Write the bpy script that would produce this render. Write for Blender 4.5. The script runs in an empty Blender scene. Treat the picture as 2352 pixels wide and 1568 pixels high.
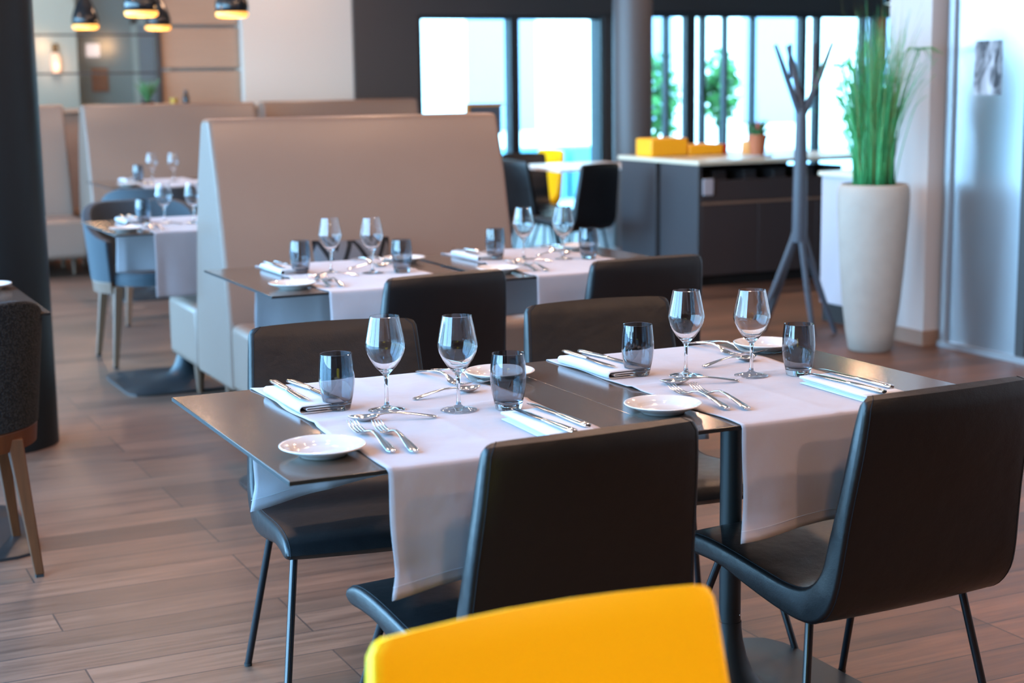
import bpy, bmesh, math, random
from mathutils import Vector, Matrix
PI = math.pi
random.seed(7)
C = bpy.context.scene.collection
SC = bpy.context.scene

# ------------------------------------------------------------------ camera
cam_d = bpy.data.cameras.new('camera')
cam = bpy.data.objects.new('camera', cam_d)
C.objects.link(cam)
R3 = Matrix(((0.9020090, 0.0821731, -0.4238247), (-0.4315123, 0.1413602, -0.8909627), (-0.0133012, 0.9865419, 0.1629668)))
cam.matrix_world = Matrix.Translation((0, 0, 1.385)) @ R3.to_4x4()
cam_d.sensor_width = 36.0
cam_d.lens = 55.777
cam_d.clip_start = 0.05
cam_d.clip_end = 400
cam_d.dof.use_dof = True
cam_d.dof.focus_distance = 3.35
cam_d.dof.aperture_fstop = 3.5
SC.camera = cam

# ------------------------------------------------------------------ world, exposure
W = bpy.data.worlds.new('sky')
SC.world = W
W.use_nodes = True
wn, wl = W.node_tree.nodes, W.node_tree.links
wn.clear()
w_out = wn.new('ShaderNodeOutputWorld')
w_bg = wn.new('ShaderNodeBackground')
w_tc = wn.new('ShaderNodeTexCoord')
w_sep = wn.new('ShaderNodeSeparateXYZ')
w_ramp = wn.new('ShaderNodeValToRGB')
w_ramp.color_ramp.elements[0].position = 0.0
w_ramp.color_ramp.elements[0].color = (0.36, 0.70, 1.0, 1)
w_ramp.color_ramp.elements[1].position = 0.6
w_ramp.color_ramp.elements[1].color = (0.15, 0.41, 0.80, 1)
wl.new(w_tc.outputs['Generated'], w_sep.inputs[0])
wl.new(w_sep.outputs['Z'], w_ramp.inputs[0])
wl.new(w_ramp.outputs[0], w_bg.inputs[0])
w_bg.inputs[1].default_value = 28.0
wl.new(w_bg.outputs[0], w_out.inputs[0])

SC.view_settings.view_transform = 'Standard'
SC.view_settings.look = 'None'
SC.view_settings.gamma = 1.0
SC.view_settings.use_curve_mapping = False
SC.view_settings.exposure = -0.12
cy = SC.cycles
cy.use_denoising = True
cy.max_bounces = 12
cy.diffuse_bounces = 4
cy.glossy_bounces = 5
cy.transmission_bounces = 12
cy.transparent_max_bounces = 12
cy.sample_clamp_indirect = 6.0
cy.blur_glossy = 0.6


def area(name, loc, direction, sx, sy, power, col, portal=False, shape='RECTANGLE'):
    d = bpy.data.lights.new(name, 'AREA')
    d.shape = shape
    d.size = sx
    if shape == 'RECTANGLE':
        d.size_y = sy
    d.energy = power
    d.color = col
    if portal:
        d.cycles.is_portal = True
    o = bpy.data.objects.new(name, d)
    C.objects.link(o)
    o.location = loc
    o.rotation_euler = Vector(direction).to_track_quat('-Z', 'Y').to_euler()
    return o


area('window_portal', (-0.92, 7.75, 1.4), (1, 0, 0), 12.5, 2.7, 1, (1, 1, 1), portal=True)
area('window_portal', (8.6, 14.1, 1.05), (0, -1, 0), 5.9, 2.1, 1, (1, 1, 1), portal=True)

# warm recessed spots of the ceiling: small discs flush with it; last four added to warm camera-facing sides
WARM = (1.0, 0.60, 0.38)
for x, y, p in ((0.6, 2.9, 17), (1.5, 2.7, 17), (2.4, 2.9, 17), (1.2, 4.9, 26), (2.2, 5.1, 26), (3.2, 4.9, 26), (4.4, 2.6, 24),
                (1.4, 7.4, 24), (3.2, 7.6, 24), (4.4, 5.2, 24), (4.3, 7.8, 24), (2.6, 10.4, 26), (4.2, 10.6, 24), (2.6, 12.6, 26),
                (4.4, 12.9, 26), (6.4, 10.2, 24), (8.0, 10.2, 24), (0.2, 9.0, 22), (0.5, 12.0, 24), (3.6, 0.4, 50), (1.0, 0.2, 34), (2.3, -0.6, 50), (0.0, -1.0, 26)):
    area('ceiling_spot', (x, y, 2.97), (0, 0, -1), 0.17, 0.17, p * 1.06, WARM, shape='DISK')


# ------------------------------------------------------------------ materials
def mat(name, col, rough=0.5, metal=0.0, spec=0.5, bump=0.0, bscale=200.0, vary=0.0, vscale=3.0, trans=0.0, ior=1.45,
        emit=None, estr=0.0, sheen=0.0, coat=0.0, stretch=None, rvary=0.0, wrinkle=0.0, wscale=14.0):
    m = bpy.data.materials.new(name)
    m.use_nodes = True
    n, l = m.node_tree.nodes, m.node_tree.links
    b = n['Principled BSDF']
    b.inputs['Base Color'].default_value = (*col, 1)
    b.inputs['Roughness'].default_value = rough
    b.inputs['Metallic'].default_value = metal
    b.inputs['Specular IOR Level'].default_value = spec
    b.inputs['IOR'].default_value = ior
    b.inputs['Transmission Weight'].default_value = trans
    b.inputs['Sheen Weight'].default_value = sheen
    b.inputs['Coat Weight'].default_value = coat
    if emit:
        b.inputs['Emission Color'].default_value = (*emit, 1)
        b.inputs['Emission Strength'].default_value = estr
    tc = n.new('ShaderNodeTexCoord')
    src = tc.outputs['Object']
    if stretch:
        mp = n.new('ShaderNodeMapping')
        mp.inputs['Scale'].default_value = stretch
        l.new(src, mp.inputs[0])
        src = mp.outputs[0]
    if vary or rvary:
        t = n.new('ShaderNodeTexNoise')
        t.inputs['Scale'].default_value = vscale
        t.inputs['Detail'].default_value = 5
        l.new(src, t.inputs['Vector'])
        if vary:
            mx = n.new('ShaderNodeMix')
            mx.data_type = 'RGBA'
            mx.inputs[6].default_value = (*[c * (1 - vary) for c in col], 1)
            mx.inputs[7].default_value = (*[min(1, c * (1 + vary)) for c in col], 1)
            l.new(t.outputs['Fac'], mx.inputs[0])
            l.new(mx.outputs[2], b.inputs['Base Color'])
        if rvary:
            mr = n.new('ShaderNodeMapRange')
            mr.inputs[3].default_value = max(0, rough - rvary)
            mr.inputs[4].default_value = rough + rvary
            l.new(t.outputs['Fac'], mr.inputs[0])
            l.new(mr.outputs[0], b.inputs['Roughness'])
    if bump:
        t2 = n.new('ShaderNodeTexNoise')
        t2.inputs['Scale'].default_value = bscale
        t2.inputs['Detail'].default_value = 4
        l.new(src, t2.inputs['Vector'])
        bp = n.new('ShaderNodeBump')
        bp.inputs['Strength'].default_value = bump
        bp.inputs['Distance'].default_value = 0.002
        l.new(t2.outputs['Fac'], bp.inputs['Height'])
        l.new(bp.outputs[0], b.inputs['Normal'])
        if wrinkle:
            t3 = n.new('ShaderNodeTexNoise')
            t3.inputs['Scale'].default_value = wscale
            t3.inputs['Detail'].default_value = 3
            l.new(src, t3.inputs['Vector'])
            b3 = n.new('ShaderNodeBump')
            b3.inputs['Strength'].default_value = wrinkle
            b3.inputs['Distance'].default_value = 0.006
            l.new(t3.outputs['Fac'], b3.inputs['Height'])
            l.new(b3.outputs[0], bp.inputs['Normal'])
    return m


def floor_mat():
    m = bpy.data.materials.new('oak_floorboards')
    m.use_nodes = True
    n, l = m.node_tree.nodes, m.node_tree.links
    b = n['Principled BSDF']
    tc = n.new('ShaderNodeTexCoord')
    mp = n.new('ShaderNodeMapping')
    mp.inputs['Location'].default_value = (0.35, 0.02, 0)
    l.new(tc.outputs['Object'], mp.inputs[0])
    br = n.new('ShaderNodeTexBrick')
    br.offset = 0.37
    br.offset_frequency = 3
    br.inputs['Color1'].default_value = (0.0, 0.0, 0.0, 1)
    br.inputs['Color2'].default_value = (1.0, 1.0, 1.0, 1)
    br.inputs['Mortar'].default_value = (0.5, 0.5, 0.5, 1)
    br.inputs['Scale'].default_value = 1.0
    br.inputs['Mortar Size'].default_value = 0.0026
    br.inputs['Mortar Smooth'].default_value = 0.3
    br.inputs['Brick Width'].default_value = 1.55
    br.inputs['Row Height'].default_value = 0.15
    l.new(mp.outputs[0], br.inputs['Vector'])
    # grain
    mg = n.new('ShaderNodeMapping')
    mg.inputs['Scale'].default_value = (1.1, 16, 1)
    l.new(tc.outputs['Object'], mg.inputs[0])
    # shift the grain per board
    add = n.new('ShaderNodeVectorMath')
    add.operation = 'ADD'
    sc = n.new('ShaderNodeVectorMath')
    sc.operation = 'SCALE'
    sc.inputs['Scale'].default_value = 7.0
    l.new(br.outputs['Color'], sc.inputs[0])
    l.new(mg.outputs[0], add.inputs[0])
    l.new(sc.outputs[0], add.inputs[1])
    g = n.new('ShaderNodeTexNoise')
    g.inputs['Scale'].default_value = 2.2
    g.inputs['Detail'].default_value = 9
    g.inputs['Roughness'].default_value = 0.68
    g.inputs['Distortion'].default_value = 0.6
    l.new(add.outputs[0], g.inputs['Vector'])
    r1 = n.new('ShaderNodeValToRGB')
    r1.color_ramp.elements[0].position = 0.25
    r1.color_ramp.elements[0].color = (0.040, 0.018, 0.010, 1)
    r1.color_ramp.elements[1].position = 0.62
    r1.color_ramp.elements[1].color = (0.148, 0.073, 0.043, 1)
    l.new(g.outputs['Fac'], r1.inputs[0])
    mx = n.new('ShaderNodeMix')
    mx.data_type = 'RGBA'
    mx.blend_type = 'MULTIPLY'
    mx.inputs[0].default_value = 1.0
    r2 = n.new('ShaderNodeMapRange')
    r2.inputs[3].default_value = 0.60
    r2.inputs[4].default_value = 1.22
    l.new(br.outputs['Color'], r2.inputs[0])
    l.new(r1.outputs[0], mx.inputs[6])
    l.new(r2.outputs[0], mx.inputs[7])
    sm = n.new('ShaderNodeMix')
    sm.data_type = 'RGBA'
    sm.inputs[7].default_value = (0.018, 0.012, 0.010, 1)
    l.new(br.outputs['Fac'], sm.inputs[0])
    l.new(mx.outputs[2], sm.inputs[6])
    l.new(sm.outputs[2], b.inputs['Base Color'])
    rr = n.new('ShaderNodeMapRange')
    rr.inputs[3].default_value = 0.36
    rr.inputs[4].default_value = 0.56
    l.new(g.outputs['Fac'], rr.inputs[0])
    l.new(rr.outputs[0], b.inputs['Roughness'])
    bp = n.new('ShaderNodeBump')
    bp.inputs['Strength'].default_value = 0.25
    bp.inputs['Distance'].default_value = 0.002
    l.new(g.outputs['Fac'], bp.inputs['Height'])
    l.new(bp.outputs[0], b.inputs['Normal'])
    return m


def pane_mat(name='window_glass', rough=0.02):
    m = bpy.data.materials.new(name)
    m.use_nodes = True
    n, l = m.node_tree.nodes, m.node_tree.links
    n.clear()
    o = n.new('ShaderNodeOutputMaterial')
    mx = n.new('ShaderNodeMixShader')
    tr = n.new('ShaderNodeBsdfTransparent')
    tr.inputs[0].default_value = (0.93, 0.97, 0.96, 1)
    gl = n.new('ShaderNodeBsdfGlossy')
    gl.inputs['Roughness'].default_value = rough
    fr = n.new('ShaderNodeFresnel')
    fr.inputs[0].default_value = 1.45
    l.new(fr.outputs[0], mx.inputs[0])
    l.new(tr.outputs[0], mx.inputs[1])
    l.new(gl.outputs[0], mx.inputs[2])
    l.new(mx.outputs[0], o.inputs[0])
    return m


def pattern_mat(name, a, b_, scale, kind='wave'):
    m = bpy.data.materials.new(name)
    m.use_nodes = True
    n, l = m.node_tree.nodes, m.node_tree.links
    b = n['Principled BSDF']
    b.inputs['Roughness'].default_value = 0.85
    b.inputs['Specular IOR Level'].default_value = 0.2
    tc = n.new('ShaderNodeTexCoord')
    if kind == 'zigzag':
        sp = n.new('ShaderNodeSeparateXYZ')
        l.new(tc.outputs['Object'], sp.inputs[0])
        pp = n.new('ShaderNodeMath')
        pp.operation = 'PINGPONG'
        pp.inputs[1].default_value = 0.075
        l.new(sp.outputs['X'], pp.inputs[0])
        ml = n.new('ShaderNodeMath')
        ml.operation = 'MULTIPLY'
        ml.inputs[1].default_value = 2.0
        l.new(pp.outputs[0], ml.inputs[0])
        ad = n.new('ShaderNodeMath')
        ad.operation = 'ADD'
        l.new(ml.outputs[0], ad.inputs[0])
        l.new(sp.outputs['Z'], ad.inputs[1])
        p2 = n.new('ShaderNodeMath')
        p2.operation = 'PINGPONG'
        p2.inputs[1].default_value = 0.055
        l.new(ad.outputs[0], p2.inputs[0])
        gt = n.new('ShaderNodeMath')
        gt.operation = 'GREATER_THAN'
        gt.inputs[1].default_value = 0.034
        l.new(p2.outputs[0], gt.inputs[0])
        fac = gt.outputs[0]
    else:
        v = n.new('ShaderNodeTexVoronoi')
        v.inputs['Scale'].default_value = scale
        l.new(tc.outputs['Object'], v.inputs['Vector'])
        r = n.new('ShaderNodeValToRGB')
        r.color_ramp.elements[0].position = 0.25
        r.color_ramp.elements[1].position = 0.62
        l.new(v.outputs['Distance'], r.inputs[0])
        fac = r.outputs[0]
        bp = n.new('ShaderNodeBump')
        bp.inputs['Strength'].default_value = 0.6
        bp.inputs['Distance'].default_value = 0.004
        bp.invert = True
        l.new(v.outputs['Distance'], bp.inputs['Height'])
        l.new(bp.outputs[0], b.inputs['Normal'])
    mx = n.new('ShaderNodeMix')
    mx.data_type = 'RGBA'
    mx.inputs[6].default_value = (*a, 1)
    mx.inputs[7].default_value = (*b_, 1)
    l.new(fac, mx.inputs[0])
    l.new(mx.outputs[2], b.inputs['Base Color'])
    return m


M = dict(
    floor=floor_mat(), pane=pane_mat(), satin=pane_mat('partition_glass', 0.22),
    leather=mat('black_leather', (0.0036, 0.0033, 0.0037), 0.39, spec=0.45, wrinkle=0.35, bump=0.18, bscale=420, rvary=0.05, vscale=40),
    yellow=mat('yellow_leather', (1.0, 0.64, 0.006), 0.38, spec=0.35, bump=0.1, bscale=300),
    seam=mat('seam_thread', (0.006, 0.007, 0.009), 0.75, spec=0.2),
    steelblk=mat('black_steel', (0.006, 0.0065, 0.008), 0.24, metal=0.0, spec=0.5),
    edge=mat('table_edge', (0.010, 0.010, 0.011), 0.5, spec=0.3),
    tabletop=mat('table_laminate', (0.066, 0.047, 0.036), 0.13, spec=0.75, bump=0.03, bscale=900, vary=0.12, vscale=300),
    pedestal=mat('anthracite_steel', (0.013, 0.014, 0.015), 0.40, spec=0.4, bump=0.05, bscale=900),
    linen=mat('runner_linen', (0.300, 0.266, 0.275), 0.9, spec=0.15, wrinkle=0.9, wscale=9.0, bump=0.2, bscale=900, sheen=0.15, vary=0.03, vscale=30),
    napkin=mat('napkin_cotton', (0.44, 0.445, 0.465), 0.9, spec=0.12, bump=0.12, bscale=900),
    china=mat('white_porcelain', (0.46, 0.435, 0.42), 0.08, spec=0.5),
    steel=mat('polished_steel', (0.70, 0.68, 0.66), 0.11, metal=1.0),
    glass=mat('clear_glass', (0.985, 0.99, 0.99), 0.0, trans=1.0, ior=1.47),
    smoke=mat('smoked_glass', (0.50, 0.54, 0.58), 0.0, trans=1.0, ior=1.47),
    booth=mat('taupe_leather', (0.162, 0.106, 0.080), 0.36, spec=0.35, bump=0.12, bscale=250, vary=0.05, vscale=4),
    wood=mat('walnut_wood', (0.065, 0.020, 0.006), 0.5, spec=0.25, vary=0.45, vscale=9, stretch=(8, 8, 0.8)),
    woodlt=mat('beech_leg', (0.095, 0.042, 0.020), 0.5, vary=0.2, vscale=9, stretch=(8, 8, 0.8)),
    boucle=pattern_mat('black_boucle', (0.020, 0.020, 0.020), (0.0025, 0.003, 0.0035), 170, 'voronoi'),
    bluefab=mat('slate_fabric', (0.022, 0.030, 0.038), 0.75, bump=0.3, bscale=300),
    zigzag=pattern_mat('cushion_weave', (0.085, 0.082, 0.088), (0.006, 0.006, 0.007), 1, 'zigzag'),
    column=mat('column_lacquer', (0.005, 0.006, 0.0065), 0.45, spec=0.22),
    column2=mat('column_grey', (0.085, 0.082, 0.085), 0.42),
    coat=mat('coat_stand_lacquer', (0.055, 0.062, 0.078), 0.45, spec=0.4),
    pot=mat('planter_stone', (0.33, 0.305, 0.27), 0.85, spec=0.2, bump=0.35, bscale=60, vary=0.12, vscale=14),
    soil=mat('soil', (0.03, 0.02, 0.013), 0.95),
    grass=mat('reed_green', (0.045, 0.300, 0.100), 0.5, vary=0.5, vscale=5),
    drygrass=mat('reed_olive', (0.20, 0.22, 0.06), 0.6, vary=0.4, vscale=5),
    leaf=mat('succulent_green', (0.05, 0.16, 0.06), 0.5, vary=0.4, vscale=12),
    redleaf=mat('red_leaf', (0.35, 0.05, 0.03), 0.5),
    terracotta=mat('terracotta', (0.42, 0.13, 0.055), 0.75, vary=0.15, vscale=8),
    wall=mat('white_plaster', (0.45, 0.435, 0.43), 0.8, spec=0.2, bump=0.05, bscale=80),
    cream=mat('cream_plaster', (0.52, 0.49, 0.44), 0.8, spec=0.2),
    dark=mat('dark_wall_panel', (0.050, 0.044, 0.042), 0.5),
    frame=mat('anthracite_frame', (0.030, 0.031, 0.033), 0.42),
    frontwall=mat('charcoal_plaster', (0.055, 0.05, 0.048), 0.8),
    ceil=mat('ceiling_plaster', (0.40, 0.365, 0.335), 0.85, spec=0.2),
    woodpanel=mat('oak_wall_panel', (0.30, 0.205, 0.145), 0.55, vary=0.1, vscale=6, stretch=(0.6, 1, 9)),
    skirt=mat('oak_skirting', (0.24, 0.15, 0.105), 0.5, vary=0.2, vscale=8),
    door=mat('brushed_steel_door', (0.36, 0.39, 0.42), 0.30, metal=0.85, bump=0.03, bscale=300, stretch=(40, 40, 1)),
    doorframe=mat('door_frame_aluminium', (0.30, 0.32, 0.34), 0.35, metal=0.6),
    cabinet=mat('counter_slate', (0.040, 0.042, 0.048), 0.42, spec=0.5),
    cabinetfront=mat('counter_brown', (0.045, 0.036, 0.036), 0.5),
    black=mat('black_recess', (0.006, 0.006, 0.006), 0.7),
    ctop=mat('counter_top', (0.62, 0.58, 0.45), 0.25, spec=0.5),
    whitelam=mat('white_laminate', (0.40, 0.39, 0.43), 0.4),
    whitetop=mat('white_table_top', (0.80, 0.80, 0.80), 0.25),
    yellowbox=mat('yellow_card', (0.95, 0.42, 0.01), 0.5),
    red=mat('red_plastic', (0.55, 0.03, 0.02), 0.4),
    orange=mat('orange_card', (0.85, 0.42, 0.12), 0.5),
    lampblk=mat('pendant_black', (0.008, 0.008, 0.009), 0.16, spec=0.6),
    lampgold=mat('pendant_glow', (0.9, 0.5, 0.12), 0.4, emit=(1.0, 0.40, 0.07), estr=1.7),
    sconce=mat('sconce_glow', (0.9, 0.7, 0.6), 0.5, emit=(1.0, 0.44, 0.24), estr=0.9),
    signglow=mat('sign_glow', (0.9, 0.8, 0.8), 0.5, emit=(1.0, 0.74, 0.74), estr=0.9),
    exitglow=mat('lamp_white_glow', (0.9, 0.95, 0.9), 0.5, emit=(0.75, 1.0, 0.9), estr=3.0),
    gold=mat('gold_glass', (0.75, 0.52, 0.12), 0.2, metal=0.8),
    bottle=mat('dark_bottle', (0.02, 0.016, 0.014), 0.2),
    poster_edge=mat('poster_paper', (0.72, 0.74, 0.76), 0.6),
    pave=mat('outside_paving', (0.55, 0.55, 0.52), 0.9),
    facade=mat('outside_render', (0.95, 0.82, 0.68), 0.9),
    glassdark=mat('facade_window', (0.22, 0.26, 0.30), 0.2),
    teal=mat('teal_planter', (0.22, 0.48, 0.50), 0.5),
    hedge=mat('hedge_leaf', (0.07, 0.20, 0.03), 0.7, vary=0.5, vscale=20),
    trunk=mat('tree_bark', (0.05, 0.035, 0.025), 0.9),
    easelwood=mat('easel_wood', (0.55, 0.27, 0.08), 0.5),
    slate=mat('chalkboard', (0.07, 0.08, 0.10), 0.6),
    farwall=mat('far_room_wall', (0.36, 0.37, 0.36), 0.8),
    farwhite=mat('far_room_white', (0.66, 0.66, 0.62), 0.8),
)


def poster_mat():
    m = bpy.data.materials.new('poster_print')
    m.use_nodes = True
    n, l = m.node_tree.nodes, m.node_tree.links
    b = n['Principled BSDF']
    b.inputs['Roughness'].default_value = 0.5
    tc = n.new('ShaderNodeTexCoord')
    mp = n.new('ShaderNodeMapping')
    mp.inputs['Scale'].default_value = (1, 9, 5)
    l.new(tc.outputs['Object'], mp.inputs[0])
    t = n.new('ShaderNodeTexNoise')
    t.inputs['Scale'].default_value = 1.2
    t.inputs['Detail'].default_value = 6
    t.inputs['Distortion'].default_value = 1.4
    l.new(mp.outputs[0], t.inputs['Vector'])
    r = n.new('ShaderNodeValToRGB')
    r.color_ramp.elements[0].position = 0.36
    r.color_ramp.elements[0].color = (0.02, 0.025, 0.035, 1)
    r.color_ramp.elements[1].position = 0.64
    r.color_ramp.elements[1].color = (0.45, 0.50, 0.56, 1)
    l.new(t.outputs['Fac'], r.inputs[0])
    l.new(r.outputs[0], b.inputs['Base Color'])
    return m


M['poster'] = poster_mat()


# ------------------------------------------------------------------ mesh helpers
class MB:
    def __init__(s):
        s.v, s.f = [], []

    def add(s, v, f):
        o = len(s.v)
        s.v += [tuple(p) for p in v]
        s.f += [tuple(i + o for i in q) for q in f]
        return s

    def box(s, x0, x1, y0, y1, z0, z1):
        return s.add([(x0, y0, z0), (x1, y0, z0), (x1, y1, z0), (x0, y1, z0), (x0, y0, z1), (x1, y0, z1), (x1, y1, z1), (x0, y1, z1)],
                     [(3, 2, 1, 0), (4, 5, 6, 7), (0, 1, 5, 4), (1, 2, 6, 5), (2, 3, 7, 6), (3, 0, 4, 7)])

    def lathe(s, prof, n=40, cx=0, cy_=0):
        v, f = [], []
        ring = []
        for r, z in prof:
            if r < 1e-6:
                ring.append([len(v)])
                v.append((cx, cy_, z))
            else:
                ring.append(list(range(len(v), len(v) + n)))
                v += [(cx + r * math.cos(2 * PI * k / n), cy_ + r * math.sin(2 * PI * k / n), z) for k in range(n)]
        for a, b in zip(ring, ring[1:]):
            for k in range(n):
                k2 = (k + 1) % n
                if len(a) == 1 and len(b) == 1:
                    continue
                if len(a) == 1:
                    f.append((a[0], b[k2], b[k]))
                elif len(b) == 1:
                    f.append((a[k], a[k2], b[0]))
                else:
                    f.append((a[k], a[k2], b[k2], b[k]))
        return s.add(v, f)

    def tube(s, pts, rad, n=10, closed=False, cap=True, flat=1.0):
        pts = [Vector(p) for p in pts]
        k = len(pts)
        rs = rad if isinstance(rad, (list, tuple)) else [rad] * k
        v, f = [], []
        prev = None
        for i, p in enumerate(pts):
            if closed:
                t = pts[(i + 1) % k] - pts[i - 1]
            else:
                t = pts[min(i + 1, k - 1)] - pts[max(i - 1, 0)]
            t.normalize()
            if prev is None:
                up = Vector((0, 0, 1)) if abs(t.z) < 0.9 else Vector((1, 0, 0))
                a = t.cross(up).normalized()
            else:
                a = (prev - t * prev.dot(t)).normalized()
            prev = a
            b = t.cross(a)
            for j in range(n):
                w = 2 * PI * j / n
                v.append(p + a * math.cos(w) * rs[i] + b * math.sin(w) * rs[i] * flat)
        m = k if closed else k - 1
        for i in range(m):
            i2 = (i + 1) % k
            for j in range(n):
                j2 = (j + 1) % n
                f.append((i * n + j, i * n + j2, i2 * n + j2, i2 * n + j))
        if cap and not closed:
            f.append(tuple(range(n - 1, -1, -1)))
            f.append(tuple((k - 1) * n + j for j in range(n)))
        return s.add(v, f)

    def grid(s, rows):
        n, m = len(rows), len(rows[0])
        v = [p for r in rows for p in r]
        f = [(i * m + j, i * m + j + 1, (i + 1) * m + j + 1, (i + 1) * m + j) for i in range(n - 1) for j in range(m - 1)]
        return s.add(v, f)

    def prism_x(s, poly, x0, x1):
        n = len(poly)
        v = [(x0, y, z) for y, z in poly] + [(x1, y, z) for y, z in poly]
        f = [(i, (i + 1) % n, n + (i + 1) % n, n + i) for i in range(n)]
        f += [tuple(range(n - 1, -1, -1)), tuple(range(n, 2 * n))]
        return s.add(v, f)

    def build(s, name, m, parent=None, loc=(0, 0, 0), rotz=0.0, bevel=0.0, seg=2, angle=0.6, solid=0.0, sub=0, smooth=True):
        me = bpy.data.meshes.new(name)
        me.from_pydata(s.v, [], s.f)
        bm = bmesh.new()
        bm.from_mesh(me)
        bmesh.ops.recalc_face_normals(bm, faces=bm.faces)
        bm.to_mesh(me)
        bm.free()
        if smooth:
            me.shade_smooth()
            me.set_sharp_from_angle(angle=angle)
        me.materials.append(m)
        o = bpy.data.objects.new(name, me)
        C.objects.link(o)
        o.location = loc
        o.rotation_euler = (0, 0, rotz)
        if parent:
            o.parent = parent
        if solid:
            md = o.modifiers.new('solid', 'SOLIDIFY')
            md.thickness = solid
            md.offset = 0
        if bevel:
            md = o.modifiers.new('edge', 'BEVEL')
            md.width = bevel
            md.segments = seg
            md.limit_method = 'ANGLE'
            md.angle_limit = 0.7
            md.harden_normals = False
        if sub:
            md = o.modifiers.new('sub', 'SUBSURF')
            md.levels = md.render_levels = sub
        return o


def tag(o, label=None, cat=None, group=None, kind=None):
    if label:
        o['label'] = label
    if cat:
        o['category'] = cat
    if group:
        o['group'] = group
    if kind:
        o['kind'] = kind
    return o


def thing(name, label, cat, loc=(0, 0, 0), rotz=0.0, group=None):
    o = bpy.data.objects.new(name, None)
    o.empty_display_size = 0.1
    C.objects.link(o)
    o.location = loc
    o.rotation_euler = (0, 0, rotz)
    return tag(o, label, cat, group)


def struct(name, mb, m, **k):
    return tag(mb.build(name, m, **k), kind='structure')


def dup(root, loc, rotz=0.0, label=None, group=None):
    r = root.copy()
    C.objects.link(r)
    r.location = loc
    r.rotation_euler = (0, 0, rotz)
    if label:
        r['label'] = label
    if group:
        r['group'] = group
    for ch in list(root.children):
        c = ch.copy()
        C.objects.link(c)
        c.parent = r
        for g in list(ch.children):
            d = g.copy()
            C.objects.link(d)
            d.parent = c
    return r


def catmull(pts, n, closed=False):
    """resample a polyline of tuples as a smooth curve of n points, about evenly spaced"""
    P = [Vector(p) for p in pts]
    k = len(P)
    dense = []
    segs = k if closed else k - 1
    for i in range(segs):
        if closed:
            a, b, c, d = P[i - 1], P[i], P[(i + 1) % k], P[(i + 2) % k]
        else:
            a, b, c, d = P[max(i - 1, 0)], P[i], P[i + 1], P[min(i + 2, k - 1)]
        for t in [q / 16 for q in range(16)]:
            dense.append(0.5 * ((2 * b) + (c - a) * t + (2 * a - 5 * b + 4 * c - d) * t * t + (3 * b - a - 3 * c + d) * t ** 3))
    dense.append(P[0] if closed else P[-1])
    L = [0.0]
    for a, b in zip(dense, dense[1:]):
        L.append(L[-1] + (b - a).length)
    out = []
    j = 0
    cnt = n if closed else n - 1
    for q in range(n):
        s = L[-1] * q / cnt
        while j < len(L) - 2 and L[j + 1] < s:
            j += 1
        u = (s - L[j]) / max(1e-9, L[j + 1] - L[j])
        out.append(dense[j].lerp(dense[j + 1], min(1, max(0, u))))
    return out


def smooth01(t):
    t = max(0.0, min(1.0, t))
    return t * t * (3 - 2 * t)


# ------------------------------------------------------------------ room shell
struct('floor', MB().box(-1.0, 14, -3, 14.05, -0.1, 0.0), M['floor'])
struct('ceiling', MB().box(-1.0, 14, -3, 14.2, 3.0, 3.15).box(-1.0, 5.4, 14.2, 18.15, 3.0, 3.15), M['ceil'])
struct('wall_front', MB().box(-1.0, 14, -3.15, -3.0, 0, 3.0), M['frontwall'])
# window side, beyond the frame on the left: low kerb, head and mullions; solid near end added to block daylight
mb = MB().box(-1.0, -0.88, -3, 14, 2.75, 3.0).box(-1.0, -0.88, -3, 14, 0.0, 0.06).box(-1.0, -0.88, -3, 1.5, 0, 3.0)
struct('wall_left', mb, M['frame'])
mb = MB()
for k in range(10):
    y = 1.5 + k * 1.19
    mb.box(-0.99, -0.89, y, y + 0.07, 0.06, 2.75)
struct('window_1', mb, M['frame'])
# right side: wall, steel door leaf, pillar
struct('wall_right', MB().box(5.49, 5.62, -3, 5.62, 0, 3).box(5.49, 5.62, 6.40, 6.72, 0, 3).box(5.49, 5.62, 5.62, 6.40, 2.35, 3), M['wall'])
struct('trim_1', MB().box(5.39, 5.49, 6.39, 6.72, 0.075, 3.0), M['wall'])
struct('baseboard_right', MB().box(5.378, 5.49, 6.378, 6.73, 0, 0.075), M['skirt'])
d1 = struct('door_1', MB().box(5.475, 5.515, 5.80, 6.30, 0.03, 2.32), M['door'])
MB().box(5.455, 5.53, 6.30, 6.345, 0.0, 2.35).build('door_jamb', M['doorframe'], d1, bevel=0.004)
MB().box(5.455, 5.53, 5.735, 5.80, 0.0, 2.35).build('door_jamb', M['frame'], d1, bevel=0.004)
MB().box(5.475, 5.515, 5.62, 5.735, 0.03, 2.35).build('side_panel', M['door'], d1)
MB().box(5.44, 5.53, 5.62, 6.345, 0.0, 0.03).build('threshold', M['doorframe'], d1)

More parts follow.
